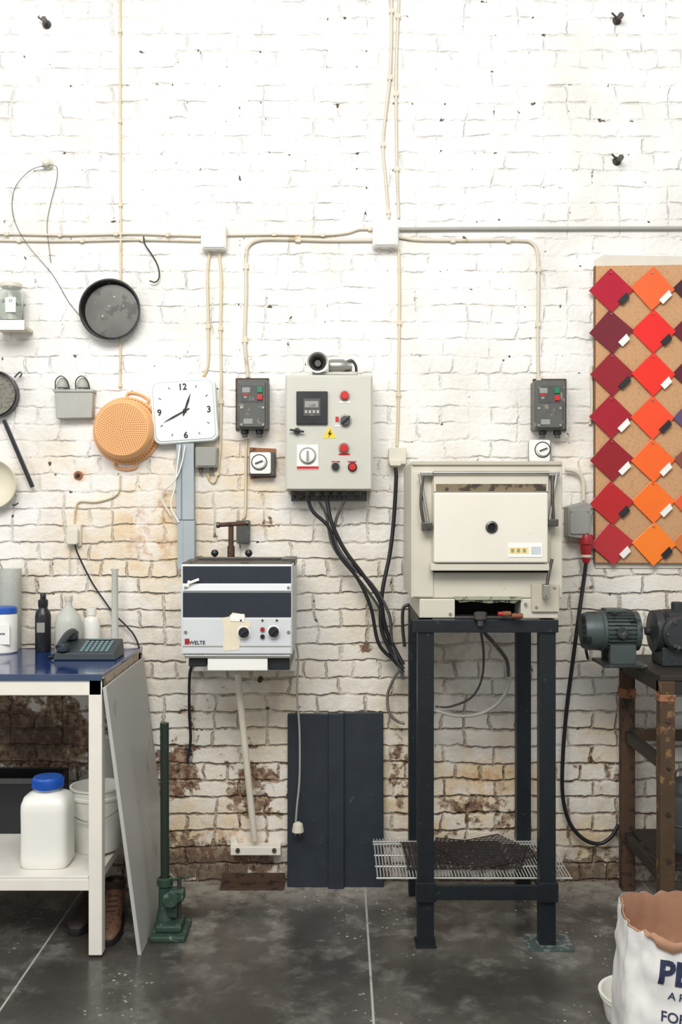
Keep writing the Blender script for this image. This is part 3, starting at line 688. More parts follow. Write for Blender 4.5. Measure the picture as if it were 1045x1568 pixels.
lathe(g,'drain_nozzle',V(736,958,.65),'z',[(0,0),(.012,.0),(.012,.02),(.024,.024),(.024,.046),(.016,.05),(0,.05)],dsteel,20)
tube(g,'nozzle_neck',[V(736,944,.65),V(736,940,.46)],.012,dsteel,curved=False)

# stand
g=G('steel_kiln_stand',V(745,1150,.35))
xl0,xl1=X(640,.63),X(665,.63); xr0,xr1=X(827,.63),X(852,.63)
zb=z0; zr=zb-.047
for nm,a,b in(('left',xl0,xl1),('right',xr0,xr1)):
    box(g,nm+'_front_leg',a,b,-.63,-.575,0,zb-.001,stand_m,.004)
    box(g,nm+'_back_leg',a,b,-.165,-.11,0,zb-.001,stand_m,.004)
    box(g,nm+'_top_rail',a+.004,b-.004,-.575,-.165,zr,zb-.002,stand_m,.003)
    box(g,nm+'_lower_rail',a+.01,b-.01,-.575,-.165,.175,.222,stand_m,.003)
box(g,'front_top_rail',X(632,.63),X(855,.63),-.64,-.628,zr,zb-.001,stand_m,.002); box(g,'front_top_ledge',xl0,xr1,-.628,-.58,zb-.009,zb-.001,stand_m,.001)
box(g,'back_top_rail',xl1,xr0,-.16,-.12,zr,zb-.002,stand_m,.002)
box(g,'front_lower_rail',xl1-.03,xr0+.03,-.642,-.629,.172,.226,stand_m,.002)
box(g,'left_rail_bracket',xl0-.006,xl1+.006,-.645,-.60,.165,.235,stand_m,.002); box(g,'right_rail_bracket',xr0-.006,xr1+.006,-.645,-.60,.165,.235,stand_m,.002)
box(g,'left_foot_plate',xl0-.008,xl1+.008,-.645,-.56,.0,.008,stand_m,.001)
box(g,'right_foot_plate',xr0-.045,xr1+.06,-.67,-.53,.0,.005,M('foot_plate_teal',(66,80,78),.5,c2=(116,122,116),thr=.5,sc=14),.001)
g=G('wire_grille_shelf',(X(725,.37),-.37,.23)); gx0,gx1=.135,.845; wires=[]
zg=.230
for k in range(60):
    xx=gx0+(gx1-gx0)*k/59
    if xl0-.004<xx<xl1+.004 or xr0-.004<xx<xr1+.004: ya,yb=-.57,-.17
    else: ya,yb=-.572,-.15
    wires.append(((xx,ya,zg),(xx,yb,zg)))
vs=[];fs=[]
def bar(a,b,r):
    a=Vector(a);b=Vector(b);t_=(b-a).normalized();s_=Vector((0,0,1)).cross(t_).normalized();u=Vector((0,0,1));n0=len(vs)
    for p in(a,b):
        for i in range(6):
            an=i*math.pi/3; vs.append(p+s_*math.cos(an)*r+u*math.sin(an)*r)
    for i in range(6): fs.append((n0+i,n0+(i+1)%6,n0+6+(i+1)%6,n0+6+i))
for a,b in wires: bar(a,b,.0026)
for yy in(-.57,-.45,-.33,-.20,-.17): bar((gx0-.005,yy,zg-.004),(gx1+.005,yy,zg-.004),.0035)
mk(g,'wires',vs,fs,wirem,ang=60)
def mesh_sheet(nm,cx,cy,w,h,rot,z,m):
    g=G('expanded_metal_sheet',(cx,cy,z))
    s_=.017; t_=.0105; vs=[];fs=[];idx={}
    nx,ny=int(w/s_),int(h/t_)
    ca,sa=math.cos(rot),math.sin(rot)
    def vid(i,j):
        if (i,j) not in idx:
            x=(i-nx/2)*s_; y=(j-ny/2)*t_
            idx[(i,j)]=len(vs); vs.append((cx+x*ca-y*sa,cy+x*sa+y*ca,z+.002*math.sin(x*14+rot*9)))
        return idx[(i,j)]
    for i in range(0,nx-1):
        for j in range(0,ny-1):
            if (i+j)%2==0: fs.append((vid(i,j+1),vid(i+1,j),vid(i+2,j+1),vid(i+1,j+2)))
    o=mk(g,'lattice',vs,fs,m,smooth=False)
    w_=o.modifiers.new('w','WIREFRAME'); w_.thickness=.0042; w_.use_even_offset=False
    # folded selvedge bars along the sheet edges
    for k,(a,b) in enumerate((((-w/2,-h/2),(w/2,-h/2)),((-w/2,h/2),(w/2,h/2)))):
        A=Vector((cx+a[0]*ca-a[1]*sa,cy+a[0]*sa+a[1]*ca,z)); B=Vector((cx+b[0]*ca-b[1]*sa,cy+b[0]*sa+b[1]*ca,z))
        beam(g,'edge_%d'%k,A,B,.005,.003,m,.0005,side=(0,1,0))
rm=M('expanded_metal_rust',(54,46,42),.7,metal=.2,c2=(84,68,58),thr=.62,sc=20)
mesh_sheet('a',.44,-.36,.40,.30,.02,.238,rm); mesh_sheet('b',.53,-.36,.38,.26,-.28,.247,rm); mesh_sheet('c',.56,-.37,.34,.28,.5,.256,rm)
g=G('gray_flexible_conduit',V(730,1040,.4))
tube(g,'conduit_a',[V(738,965,.5),V(760,990,.45),V(778,1015,.4),V(780,1045,.35),V(765,1075,.3),V(735,1093,.25),V(700,1096,.22),V(668,1088,.2)],.0075,M('conduit_light',(176,174,162),.5),n=8)
tube(g,'conduit_b',[V(736,962,.48),V(741,1000,.44),V(738,1040,.38),V(722,1068,.32),V(690,1082,.25),V(668,1082,.2)],.0045,dkgray,n=8)
tube(g,'conduit_c',[V(738,965,.5),V(757,985,.47),V(776,1010,.43),V(779,1035,.4)],.007,dkgray,n=8)

# right of kiln: enclosure and red plug
g=G('industrial_socket_and_plug',V(892,810,.06))
prism(g,'enclosure',[(871,776),(896,769),(906,772),(906,820),(901,826),(871,822)],.09,0,gray_box,.004)
pbox(g,'enclosure_lid',(874,780,903,818),.098,.088,gray_box,.003)
cc=V(898,822,.07)
lathe(g,'red_collar',(cc.x,cc.y,cc.z),'z',[(0,.01),(.026,.01),(.03,0),(.03,-.03),(.024,-.036),(.024,-.055),(.02,-.07),(.02,-.09),(.012,-.11),(0,-.11)],redpl,28)
cyl(g,'clear_ring',(cc.x,cc.y,cc.z-.075),'z',.023,0,-.012,cream_pl)
P=[V(898,862,.07),V(893,900,.07),V(886,950,.09),V(878,1010,.09),V(869,1080,.07),V(863,1150,.06),V(862,1215,.05),V(872,1258,.04),V(893,1284,.04),V(917,1292,.04),V(936,1282,.04),V(948,1262,.03)]
tube(g,'black_cable',P,.0085,black_rub,n=8)
for k,(a,b) in enumerate(((876,783),(901,783),(876,815),(901,815))): pcyl(g,'screw_%d'%k,a,b,1.8,.1005,.097,steel,8)

# ------------------------------------------------------------------ colour sample board
g=G('colour_sample_board',V(1000,630))
prism(g,'white_backing',[(911,398),(925,390),(1190,395),(1190,870),(912,870)],.007,0.001,M('aged_plaster',(210,204,190),.7),.001)
prism(g,'cork_panel',[(913,407),(1190,403),(1190,864),(912,862)],.028,.007,cork,.003)
tb=M('board_edge',(120,86,56),.8); pbox(g,'panel_left_edge',(911,407,914,862),.027,.007,tb,.001)
tcol={0:[(172,18,44),(112,30,42),(142,26,36),(158,16,36),(142,14,26),(180,22,26),(178,34,42)],
 1:[(238,100,48),(226,38,32),(232,44,28),(236,74,32),(238,98,26),(242,110,20),(246,124,22)],
 2:[(62,30,34),(98,26,34),(86,24,36),(92,70,102),(128,70,52),(228,90,44),(208,112,44)],
 3:[(70,60,90),(60,90,110),(90,110,90),(120,120,60),(160,130,40),(190,140,50),(110,100,90)]}
ys=[443,508,572,639,704,769,832]
for ci,cx in((0,938),(1,1001),(2,1065),(3,1128)):
    for ri,y in enumerate(ys):
        m=M('enamel_%d_%d'%(ci,ri),tcol[ci][ri],.12,amt=.03,sc=12,coat=.35)
        jx,jy=random.uniform(-1.5,1.5),random.uniform(-1.5,1.5); rt=math.radians(45+random.uniform(-3,3)+(4 if ci==0 else -2)*.5)
        hd=L(34.0,.04); c=V(cx+jx,y+jy-(3 if ci==1 and ri==0 else 0),.04)
        tilt=random.uniform(-.004,.004)
        p=[]
        for k in range(4):
            a=rt-math.pi/4+k*math.pi/2
            p.append(Vector((c.x+hd*math.cos(a),-.036-.0008*((ri+ci)%2)+tilt*math.cos(a)-.002*(1-math.sin(a)),c.z+hd*math.sin(a))))
        vv=[tuple(q_) for q_ in p]+[(q_.x,q_.y+.004,q_.z) for q_ in p]
        mk(g,'tile_%d_%d'%(ci,ri),vv,BF,m,smooth=False,bevel=.001)
        kind=(ri*3+ci*2)%5
        tm=ink if kind<2 else paper  # black marks paint the shadow below a tile; white ones are tags
        u=Vector((math.cos(math.pi/4),0,math.sin(math.pi/4))); w=Vector((u.z,0,-u.x))
        cc=c+Vector((L(19.5),0,-L(13.5))); cc.y=-.0435
        a_,b_=(.050,.026) if kind in(0,3) else (.060,.024)
        pp=[cc+u*a_*sx+w*b_*sy for sx,sy in((-.5,-.5),(.5,-.5),(.38,.5),(-.5,.5))]
        prism(g,'tag_shadow_mark_%d_%d'%(ci,ri),[(q_.x,q_.z) for q_ in pp],.0455,.042,tm,0,world=True)
        pcyl(g,'pin_%d_%d'%(ci,ri),cx+jx,y+jy-27,1.1,.047,.04,steel,6)

# ------------------------------------------------------------------ motor + bench
bx0=1.165; bt=.955
g=G('iron_workbench',(1.5,-.33,.5))
box(g,'top_plate',bx0,2.0,-.6,-.06,bt,bt+.02,bench_m,.003)
box(g,'front_apron',bx0+.03,2.0,-.595,-.575,bt-.05,bt,bench_m,.003)
box(g,'side_rail',bx0,bx0+.025,-.58,-.09,bt-.045,bt,bench_m,.003)
for k,(x_,y_) in enumerate(((bx0,-.6),(bx0,-.11),(1.94,-.6),(1.94,-.11))):
    box(g,'leg_%d'%k,x_,x_+.055,y_,y_+.05,0,bt,bench_l if k==0 else (rust if k==1 else bench_m),.004)
for k,zz in enumerate((.20,.62)):
    box(g,'side_stretcher_%d'%k,bx0+.012,bx0+.04,-.55,-.11,zz,zz+.045,bench_m,.002)
    box(g,'back_stretcher_%d'%k,bx0+.05,1.94,-.10,-.08,zz,zz+.045,bench_l if k else bench_m,.002)
box(g,'lower_shelf',bx0+.04,1.94,-.55,-.1,.245,.257,bench_m,.002)
box(g,'leg_collar',bx0-.003,bx0+.058,-.603,-.547,.88,.905,rustl,.002); box(g,'leg_collar_b',bx0-.003,bx0+.058,-.113,-.057,.8,.84,rustl,.002)
for k in range(4): cyl(g,'bolt_%d'%k,(bx0+.028,-.6,.3+.17*k),'y',.009,0,.008,rust,6)
g=G('electric_motor',(1.15,-.33,1.05)); mz=Z(966,.33); mx0,mx1=X(889,.33),X(985,.33); R=L(31,.33)
lathe(g,'housing',(mx0,-.33,mz),'x',[(0,.0),(R*.5,.002),(R*.86,.01),(R*.95,.03),(R*.95,.075),(R,.078),(R,.09),(R*.88,.092),(R*.88,.2),(R*.97,.202),(R*.97,.222),(R*.7,.230),(R*.4,.234),(0,.234)],motor_g,40)
vs=[];fs=[]
for k in range(30):
    a=2*math.pi*k/30; ca,sa=math.cos(a),math.sin(a); n0=len(vs)
    for xx in(.092,.2):
        for rr,w in((R*.86,-.0022),(R*.86,.0022),(R*1.0,.0016),(R*1.0,-.0016)):
            vs.append((mx0+xx,-.33+rr*ca-w*sa,mz+rr*sa+w*ca))
    for q_ in BF: fs.append(tuple(n0+i for i in q_))
mk(g,'cooling_fins',vs,fs,motor_g,smooth=False)
vs=[];fs=[]
for k in range(16):
    a=2*math.pi*k/16; b=len(vs)
    for rr,xx in((R*.55,-.0005),(R*.8,.004)):
        for w in(-.003,.003): vs.append((mx0+xx,-.33+rr*math.cos(a)-w*math.sin(a),mz+rr*math.sin(a)+w*math.cos(a)))
    fs.append((b,b+1,b+3,b+2))
mk(g,'fan_cowl_slots',vs,fs,soot,smooth=False)
box(g,'foot_front',mx0+.1,mx0+.2,-.40,-.37,bt+.03,mz-R*.6,motor_g,.003); box(g,'foot_back',mx0+.1,mx0+.2,-.29,-.26,bt+.03,mz-R*.6,motor_g,.003)
box(g,'base_plate',mx0+.07,mx0+.235,-.43,-.23,bt+.021,bt+.032,motor_d,.002)
box(g,'terminal_box',mx0+.11,mx0+.19,-.31,-.22,mz+R*.5,mz+R*1.02,motor_g,.004)
cyl(g,'nameplate_boss',(mx0+.145,-.33,mz),'y',.022,R*.9,R*1.06,motor_d,20)
tube(g,'supply_cable',[(mx0+.12,-.27,mz-R*.7),(mx0+.085,-.20,mz-R*1.1),(mx0+.08,-.10,mz-R*1.2),(mx0+.10,-.05,mz-R*1.9)],.006,black_rub)
g=G('gear_pump',(1.4,-.33,1.05)); px0=X(987,.33)
lathe(g,'flange',(px0+.03,-.33,mz),'x',[(0,-.026),(.016,-.026),(.016,-.01),(R*.55,.0),(R*1.02,.002),(R*1.04,.03),(R*.8,.035),(R*.9,.045),(R*1.08,.05),(R*1.08,.16),(R*.8,.18),(R*.5,.2),(0,.2)],motor_d,36)
cyl(g,'gearbox',(px0+.11,-.33,mz),'y',R*.85,0,R*1.35,motor_d,32)
for k in range(6):
    a=k*math.pi/3; cyl(g,'bolt_%d'%k,(px0+.11+R*.66*math.cos(a),-.33,mz+R*.66*math.sin(a)),'y',.008,R*1.3,R*1.43,dsteel,6)
box(g,'pedestal',px0+.05,px0+.18,-.40,-.26,bt+.021,mz-R*.7,motor_d,.006); cyl(g,'inlet',(px0+.13,-.33,mz+R*.8),'z',.024,0,.05,motor_d)
g=G('steel_drum_container',(1.35,-.36,.36))
lathe(g,'drum',(1.36,-.33,.259),'z',[(0,0),(.1,0),(.105,.01),(.105,.1),(.109,.105),(.105,.11),(.105,.2),(.1,.215),(.07,.225),(.06,.26),(.05,.265),(0,.265)],M('drum_gray',(78,82,82),.5,metal=.2,c2=(124,122,114),thr=.62),36)
tube(g,'handle',[(1.31,-.33,.52),(1.32,-.33,.56),(1.40,-.33,.56),(1.41,-.33,.52)],.005,dsteel)

# ------------------------------------------------------------------ worktable left
tz=1.0; tx=-.843; txl=-1.95; tf=-.72; tbk=-.045
g=G('blue_top_worktable',(-1.3,-.38,.5))
box(g,'tabletop',txl,tx,tf,tbk,tz-.012,tz,table_blue,.003)
box(g,'top_rim_front',txl,tx+.001,tf-.006,tf,tz-.022,tz+.001,M('rim_blue_gray',(60,74,100),.35,c2=(150,120,90),thr=.66),.001)
box(g,'front_apron',txl+.01,tx,tf,tf+.03,tz-.075,tz-.013,table_w,.003)
box(g,'side_apron',tx-.032,tx,tf+.03,tbk,tz-.065,tz-.013,M('worn_side_rail',(176,160,138),.5,c2=(104,76,56),thr=.56,sc=14),.003)
box(g,'back_apron',txl+.01,tx-.03,tbk-.03,tbk,tz-.055,tz-.013,table_w,.003)
box(g,'side_apron_left',txl,txl+.03,tf+.03,tbk,tz-.055,tz-.013,table_w,.003)
for k,(a,b) in enumerate(((tx-.048,tf),(txl,tf),(tx-.048,tbk-.048),(txl,tbk-.048))):
    box(g,'leg_%d'%k,a,a+.048,b,b+.048,0.008,tz-.0135,table_w,.004); box(g,'foot_cap_%d'%k,a+.004,a+.044,b+.004,b+.044,0,.008,sole,.002)
sz=.288
box(g,'lower_shelf',txl+.01,tx-.05,tf+.004,tbk-.004,sz-.012,sz-.001,shelf_w,.002)
box(g,'shelf_rail_front',txl+.048,tx-.048,tf+.002,tf+.02,sz-.052,sz-.012,table_w,.002)
box(g,'shelf_rail_side',tx-.045,tx-.02,tf+.048,tbk-.048,sz-.045,sz-.012,table_w,.002)
g=G('leaning_gray_board',(-.77,-.4,.47))
v=[(-.722,-.70,0),(-.708,-.70,0),(-.708,-.09,0),(-.722,-.09,0),(-.838,-.735,.955),(-.825,-.735,.96),(-.825,-.07,.965),(-.838,-.07,.96)]
mk(g,'board',v,BF,grayboard,smooth=False,bevel=.002)
def bottle(name,px,d,prof,mat,extra=None):
    g=G(name,(X(px,d),-d,tz)); lathe(g,'body',(X(px,d),-d,tz+.0005),'z',prof,mat,32)
    if extra: extra(g,X(px,d),-d)
    return g
def tub(g,x,y):
    lathe(g,'lid',(x,y,tz+.165),'z',[(0,.022),(.045,.022),(.054,.018),(.056,0),(.056,-.004),(0,-.004)],bluelid,36)
    box(g,'label',x-.02,x+.045,y-.0585,y-.052,tz+.04,tz+.12,paper,.0005)
    text(g,'label_text','paste',0,0,0,.010,inkblue,loc=(x+.012,y-.06,tz+.085))
bottle('white_plastic_tub',5,.18,[(0,0),(.052,0),(.056,.005),(.056,.15),(.052,.16),(0,.162)],hdpe,tub)
def spray(g,x,y):
    lathe(g,'cap',(x,y,tz+.18),'z',[(.018,0),(.02,.005),(.02,.03),(.012,.035),(.012,.055),(.009,.06),(0,.06)],black_pl,20)
    beam(g,'nozzle',(x,y,tz+.225),(x+.012,y-.02,tz+.228),.01,.01,black_pl)
    box(g,'label',x-.016,x+.016,y-.0335,y-.028,tz+.08,tz+.12,gray_box,.0005)
bottle('black_spray_bottle',66,.14,[(0,0),(.03,0),(.032,.004),(.032,.145),(.028,.162),(.018,.175),(.018,.182),(0,.182)],black_pl,spray)
def fl(g,x,y):
    lathe(g,'stopper',(x,y,tz+.21),'z',[(.013,-.005),(.016,0),(.017,.02),(0,.022)],cream_pl,20)
    lathe(g,'liquid',(x,y,tz+.003),'z',[(0,0),(.045,0),(.046,.06),(0,.06)],M('pale_liquid',(190,186,170),.3,trans=.3),24)
bottle('clear_flask',105,.17,[(0,0),(.050,0),(.054,.006),(.054,.12),(.046,.15),(.020,.18),(.014,.19),(.014,.215),(.012,.215),(.012,.19),(.044,.148),(.052,.118),(.052,.006),(0,.004)],clearpl,fl)
bottle('small_white_bottle',140,.09,[(0,0),(.032,0),(.036,.004),(.036,.115),(.030,.13),(.018,.135),(.018,.142),(.021,.143),(.021,.17),(0,.171)],hdpe)
bottle('measuring_cylinder',176,.1,[(0,0),(.028,0),(.03,.006),(.02,.012),(.015,.02),(.013,.325),(.018,.335),(.016,.336),(.012,.326),(.012,.02),(0,.018)],clearpl)
bottle('glass_beaker',16,.07,[(0,0),(.042,0),(.045,.006),(.045,.33),(.048,.335),(.044,.335),(.043,.008),(0,.006)],clearpl)
g=G('desk_telephone',(X(138,.28),-.28,tz))
xa,xb=X(92,.3),X(186,.3); ya,yb=-.40,-.24
v=[(xa,ya,tz+.0005),(xb,ya,tz+.0005),(xb,yb,tz+.0005),(xa,yb,tz+.0005),(xa+.008,ya+.006,tz+.03),(xb-.006,ya+.006,tz+.03),(xb-.006,yb-.004,tz+.066),(xa+.008,yb-.004,tz+.066)]
telm=M('telephone_gray',(46,54,58),.4,amt=.04); telk=M('telephone_keys',(100,126,128),.45)
mk(g,'base',v,BF,telm,smooth=False,bevel=.005,seg=3)
def onslope(x,t): return Vector((x,ya+.006+(yb-ya-.01)*t,tz+.03+.036*t))
for r_ in range(5):
    for c_ in range(6):
        p=onslope(xa+.105+c_*.0195,.12+r_*.15)
        vv=[p+Vector((sx*.0065,sy*.007,.0+sz_*.004+sy*.0016)) for sz_ in(0,1) for sx,sy in((-1,-1),(1,-1),(1,1),(-1,1))]
        mk(g,'key_%d_%d'%(r_,c_),vv,BF,telk,smooth=False,bevel=.001)
p=onslope(xa+.15,.90); beam(g,'display',p+Vector((-.045,0,.002)),p+Vector((.045,0,.002)),.018,.004,telk,side=(0,1,0))
hp=[onslope(xa+.035,.02)+Vector((-.012,-.01,.018)),onslope(xa+.035,.15)+Vector((-.005,0,.034)),onslope(xa+.035,.5)+Vector((0,0,.042)),onslope(xa+.035,.82)+Vector((.006,0,.036)),onslope(xa+.038,.98)+Vector((.008,.004,.02))]
tube(g,'handset_grip',hp,.014,telm,seg=12)
for nm,t_ in(('earpiece',.90),('mouthpiece',.08)):
    p=onslope(xa+.035,t_); lathe(g,nm,p,'z',[(0,.002),(.024,.002),(.027,.012),(.022,.03),(0,.034)],telm,24)
tube(g,'curly_cord',[(xa+.01,ya+.01,tz+.015),(xa-.02,ya+.03,tz+.008),(xa-.03,ya+.08,tz+.006),(xa-.005,yb-.02,tz+.008)],.005,black_rub)
g=G('phone_line_socket',V(115,820))
rrect(g,'plate',113,820,22,34,3,.02,0,cream_pl,.003); rrect(g,'cover',110,822,18,24,4,.05,.018,cream_pl,.004)
tube(g,'cord',[V(114,832,.035),V(120,850,.03),V(140,890,.02),V(160,920,.02),V(175,940,.03),V(193,958,.03),V(205,972,.03),V(213,992,.03),V(212,1015,.03)],.0036,black_rub,n=8)
g=G('rusty_pipe_stub',V(120,728))
cyl(g,'flange_ring',V(120,728),'y',.019,0,.006,rustl,20); cyl(g,'pipe_stub',V(120,728),'y',.009,0,.014,rust,16)

# shelf contents
g=G('plastic_jerrycan',(X(73,.6),-.6,sz)); cx_=X(74,.58); w=.088; cyy=-.585
vs=[];fs=[];n=32
prof=[(.93,0),(1,.01),(1,.03),(.985,.12),(1,.2),(.99,.225),(.88,.25),(.62,.264),(.5,.268),(.5,.275),(0,.275)]
for s_,t_ in prof:
    for k in range(n):
        a=2*math.pi*k/n; e=.45 if s_>.8 else .8
        x_=math.copysign(abs(math.cos(a))**e,math.cos(a)); y_=math.copysign(abs(math.sin(a))**e,math.sin(a))
        vs.append((cx_+x_*w*s_,cyy+y_*w*.85*s_,sz+t_))
for i in range(len(prof)-1):
    for k in range(n): fs.append((i*n+k,i*n+(k+1)%n,(i+1)*n+(k+1)%n,(i+1)*n+k))
fs.append(tuple(range(n))); mk(g,'body',vs,fs,hdpe,merge=True,ang=50)
lathe(g,'screw_lid',(cx_,cyy,sz+.277),'z',[(0,0),(.054,0),(.056,.004),(.053,.034),(.05,.04),(0,.041)],bluelid,40)
vs=[];fs=[]
for k in range(40):
    a=2*math.pi*k/40; n0=len(vs)
    for zz in(.006,.032):
        for rr,w_ in((.053,-.0015),(.053,.0015),(.0575,.0012),(.0575,-.0012)): vs.append((cx_+rr*math.cos(a)-w_*math.sin(a),cyy+rr*math.sin(a)+w_*math.cos(a),sz+.277+zz))
    for q_ in BF: fs.append(tuple(n0+i for i in q_))
mk(g,'lid_ribs',vs,fs,bluelid,smooth=False)
def bucket(name,x,y,z,r,h,m,bail=True):
    g=G(name,(x,y,z))
    lathe(g,'body',(x,y,z),'z',[(0,0),(r*.84,0),(r*.86,.006),(r*.97,h*.8),(r*1.02,h*.82),(r*1.02,h*.86),(r*.98,h*.87),(r,h*.97),(r*1.05,h*.975),(r*1.05,h),(r*.97,h),(r*.82,.01),(0,.008)],m,44)
    if bail: tube(g,'bail_handle',[(x-r*1.05,y,z+h*.84),(x-r*.9,y-r*.75,z+h*.66),(x,y-r*1.15,z+h*.55),(x+r*.9,y-r*.75,z+h*.66),(x+r*1.05,y,z+h*.84)],.0022,steel)
    return g
bucket('white_plastic_bucket',X(146,.45),-.42,sz,.098,.24,hdpe)
g=G('black_storage_crate',(X(30,.2),-.15,sz))
x0_,x1_=X(-60,.2),X(93,.2)
box(g,'back',x0_,x1_,-.09,-.08,sz+.001,sz+.22,black_pl,.003); box(g,'front',x0_,x1_,-.26,-.25,sz+.001,sz+.21,black_pl,.003)
box(g,'side_right',x1_-.01,x1_,-.25,-.09,sz+.001,sz+.215,black_pl,.003); box(g,'side_left',x0_,x0_+.01,-.25,-.09,sz+.001,sz+.215,black_pl,.003)
box(g,'bottom',x0_+.01,x1_-.01,-.25,-.09,sz+.001,sz+.01,black_pl,.002); box(g,'rim',x0_-.005,x1_+.005,-.268,-.258,sz+.2,sz+.222,dkgray,.003)
g=G('glass_storage_jar',(X(165,.2),-.2,sz))
lathe(g,'jar',(X(165,.2),-.15,sz),'z',[(0,0),(.05,0),(.056,.01),(.056,.3),(.045,.34),(.04,.36),(.038,.36),(.043,.338),(.053,.3),(.053,.01),(0,.008)],clearpl,32)
cyl(g,'lid',(X(165,.2),-.15,sz+.361),'z',.045,0,.02,cream_pl)
def boot(name,cx,cy,m,rot):
    g=G(name,(cx,cy,.05))
    secs=[(-.14,.018,.022,.02),(-.125,.034,.045,.03),(-.09,.046,.06,.045),(-.04,.046,.075,.06),(0,.040,.095,.07),(.035,.038,.13,.1),(.07,.040,.155,.15),(.11,.038,.158,.155),(.132,.026,.15,.13)]
    vs=[];fs=[];n=16
    for y,w,h,_ in secs:
        for k in range(n):
            a=math.pi*2*k/n; x_=w*math.cos(a)*(1.05 if math.sin(a)<0 else .95); z_=.018+(h-.018)*(.5+.5*math.sin(a))
            vs.append((cx+x_,cy+y,z_))
    for i in range(len(secs)-1):
        for k in range(n): fs.append((i*n+k,i*n+(k+1)%n,(i+1)*n+(k+1)%n,(i+1)*n+k))
    fs.append(tuple(range(n))); fs.append(tuple(range((len(secs)-1)*n,len(secs)*n)))
    o=mk(g,'upper',vs,fs,m,ang=80); s=o.modifiers.new('s','SUBSURF'); s.levels=s.render_levels=1
    pts=[]
    for k in range(24):
        a=2*math.pi*k/24; y=.0+ .145*math.sin(a); w=.048 if y<0 else .040
        pts.append((cx+w*math.copysign(abs(math.cos(a))**.7,math.cos(a)),cy+y))
    vs=[(x,y,0) for x,y in pts]+[(x,y,.022) for x,y in pts]; N=24
    mk(g,'sole',vs,[tuple(range(N)),tuple(range(N,2*N))]+[(i,(i+1)%N,N+(i+1)%N,N+i) for i in range(N)],sole,bevel=.003,ang=50)
    lathe(g,'cuff',(cx,cy+.085,.15),'z',[(.036,-.02),(.040,0),(.041,.012),(.036,.014),(.033,0),(.033,-.01),(0,-.012)],leatherd,24)
    for k in range(4): beam(g,'lace_%d'%k,(cx-.018,cy-.03+.018*k,.083+.012*k),(cx+.018,cy-.026+.018*k,.084+.012*k),.004,.004,leatherd)
    g.rotation_euler=(0,0,rot)
boot('leather_boot',X(169,.5)+.004,-.49,leather,.08); boot('leather_boot',X(128,.5)-.01,-.40,leatherd,-.1)

# post stand
g=G('cast_iron_post_stand',(-.655,-.5,.1)); px_,py_=-.66,-.5
box(g,'base_plate',-.70,-.57,-.60,-.42,0,.022,greenc,.006); box(g,'base_step',-.685,-.59,-.57,-.45,.022,.05,greenc,.008)
lathe(g,'socket',(px_,py_,.05),'z',[(.034,0),(.03,.02),(.024,.04),(.024,.12),(.03,.125),(.03,.15),(.02,.155)],greenc,28)
tube(g,'post',[(px_,py_,.1),(px_-.002,py_,.779)],.0165,dgreen,seg=20,curved=False)
cyl(g,'post_cap',(px_-.002,py_,.776),'z',.0168,0,.006,dgreen)
box(g,'clamp_jaw',px_+.015,px_+.075,py_-.03,py_+.02,.12,.165,greenc,.008); box(g,'clamp_jaw_lower',px_+.01,px_+.05,py_-.03,py_+.02,.06,.1,greenc,.008)
tube(g,'clamp_screw',[(px_+.055,py_-.005,.06),(px_+.055,py_-.005,.21)],.008,dsteel,seg=12,curved=False)
tube(g,'screw_handle',[(px_+.03,py_-.03,.205),(px_+.085,py_+.02,.198)],.005,greenc,seg=10,curved=False)
lathe(g,'handwheel',(px_+.03,py_,.14),'y',[(.010,.02),(.012,.05),(.026,.05),(.03,.056),(.026,.062),(.0,.062)],greenc,24)

# ------------------------------------------------------------------ paper sack & low tub
g=G('paper_sack',(1.0,-1.52,.25)); scx,scy=.997,-1.52
n=96; levels=34; ht=.475
def sackpt(k,t,inset=0):
    a=2*math.pi*k/n; e=.55
    x_=math.copysign(abs(math.cos(a))**e,math.cos(a)); y_=math.copysign(abs(math.sin(a))**e,math.sin(a))
    bul=1+.05*math.sin(math.pi*min(t*1.1,1))-.06*max(0,t-.7)
    wr=.010*noise.noise(Vector((x_*2.2,y_*2.2,t*5)))+.006*noise.noise(Vector((x_*6+3,y_*6,t*9)))+.004*noise.noise(Vector((x_*11+3,y_*11,t*16)))
    crk=.022*noise.noise(Vector((x_*5+9,y_*5,3)))*max(0,(t-.55)/.45)
    rx,ry=.232*bul+wr+crk-inset,.165*bul+wr+crk-inset
    x=x_*rx; y=y_*ry; r_=-.12
    lowf=-.055*max(0,min(1,(x_+.6)/1.4)) if y_<0 else 0
    lowf*=min(1,abs(y_)*1.4)
    z=ht*t+ (max(0,t-.6)/.4)*(.022*noise.noise(Vector((x_*3,y_*3,7)))+.014*noise.noise(Vector((x_*9,y_*9,1)))+lowf)
    return (scx+x*math.cos(r_)-y*math.sin(r_),scy+x*math.sin(r_)+y*math.cos(r_),z)
vs=[];fs=[]
for i in range(levels+1):
    for k in range(n): vs.append(sackpt(k,i/levels))
for i in range(levels):
    for k in range(n): fs.append((i*n+k,i*n+(k+1)%n,(i+1)*n+(k+1)%n,(i+1)*n+k))
fs.append(tuple(range(n)))
sv,sf=list(vs),list(fs)
o=mk(g,'outer_paper',vs,fs,sackw,ang=180)
vs=[];fs=[]
for i,(t_,ins) in enumerate(((1.0,.002),(1.005,.006),(.95,.010),(.85,.012),(.75,.014),(.68,.02))):
    for k in range(n):
        p=sackpt(k,min(t_,1),ins); vs.append((p[0],p[1],p[2]+(t_-1)*.5*(t_>1)))
for i in range(5):
    for k in range(n): fs.append((i*n+k,i*n+(k+1)%n,(i+1)*n+(k+1)%n,(i+1)*n+k))
b=len(vs)
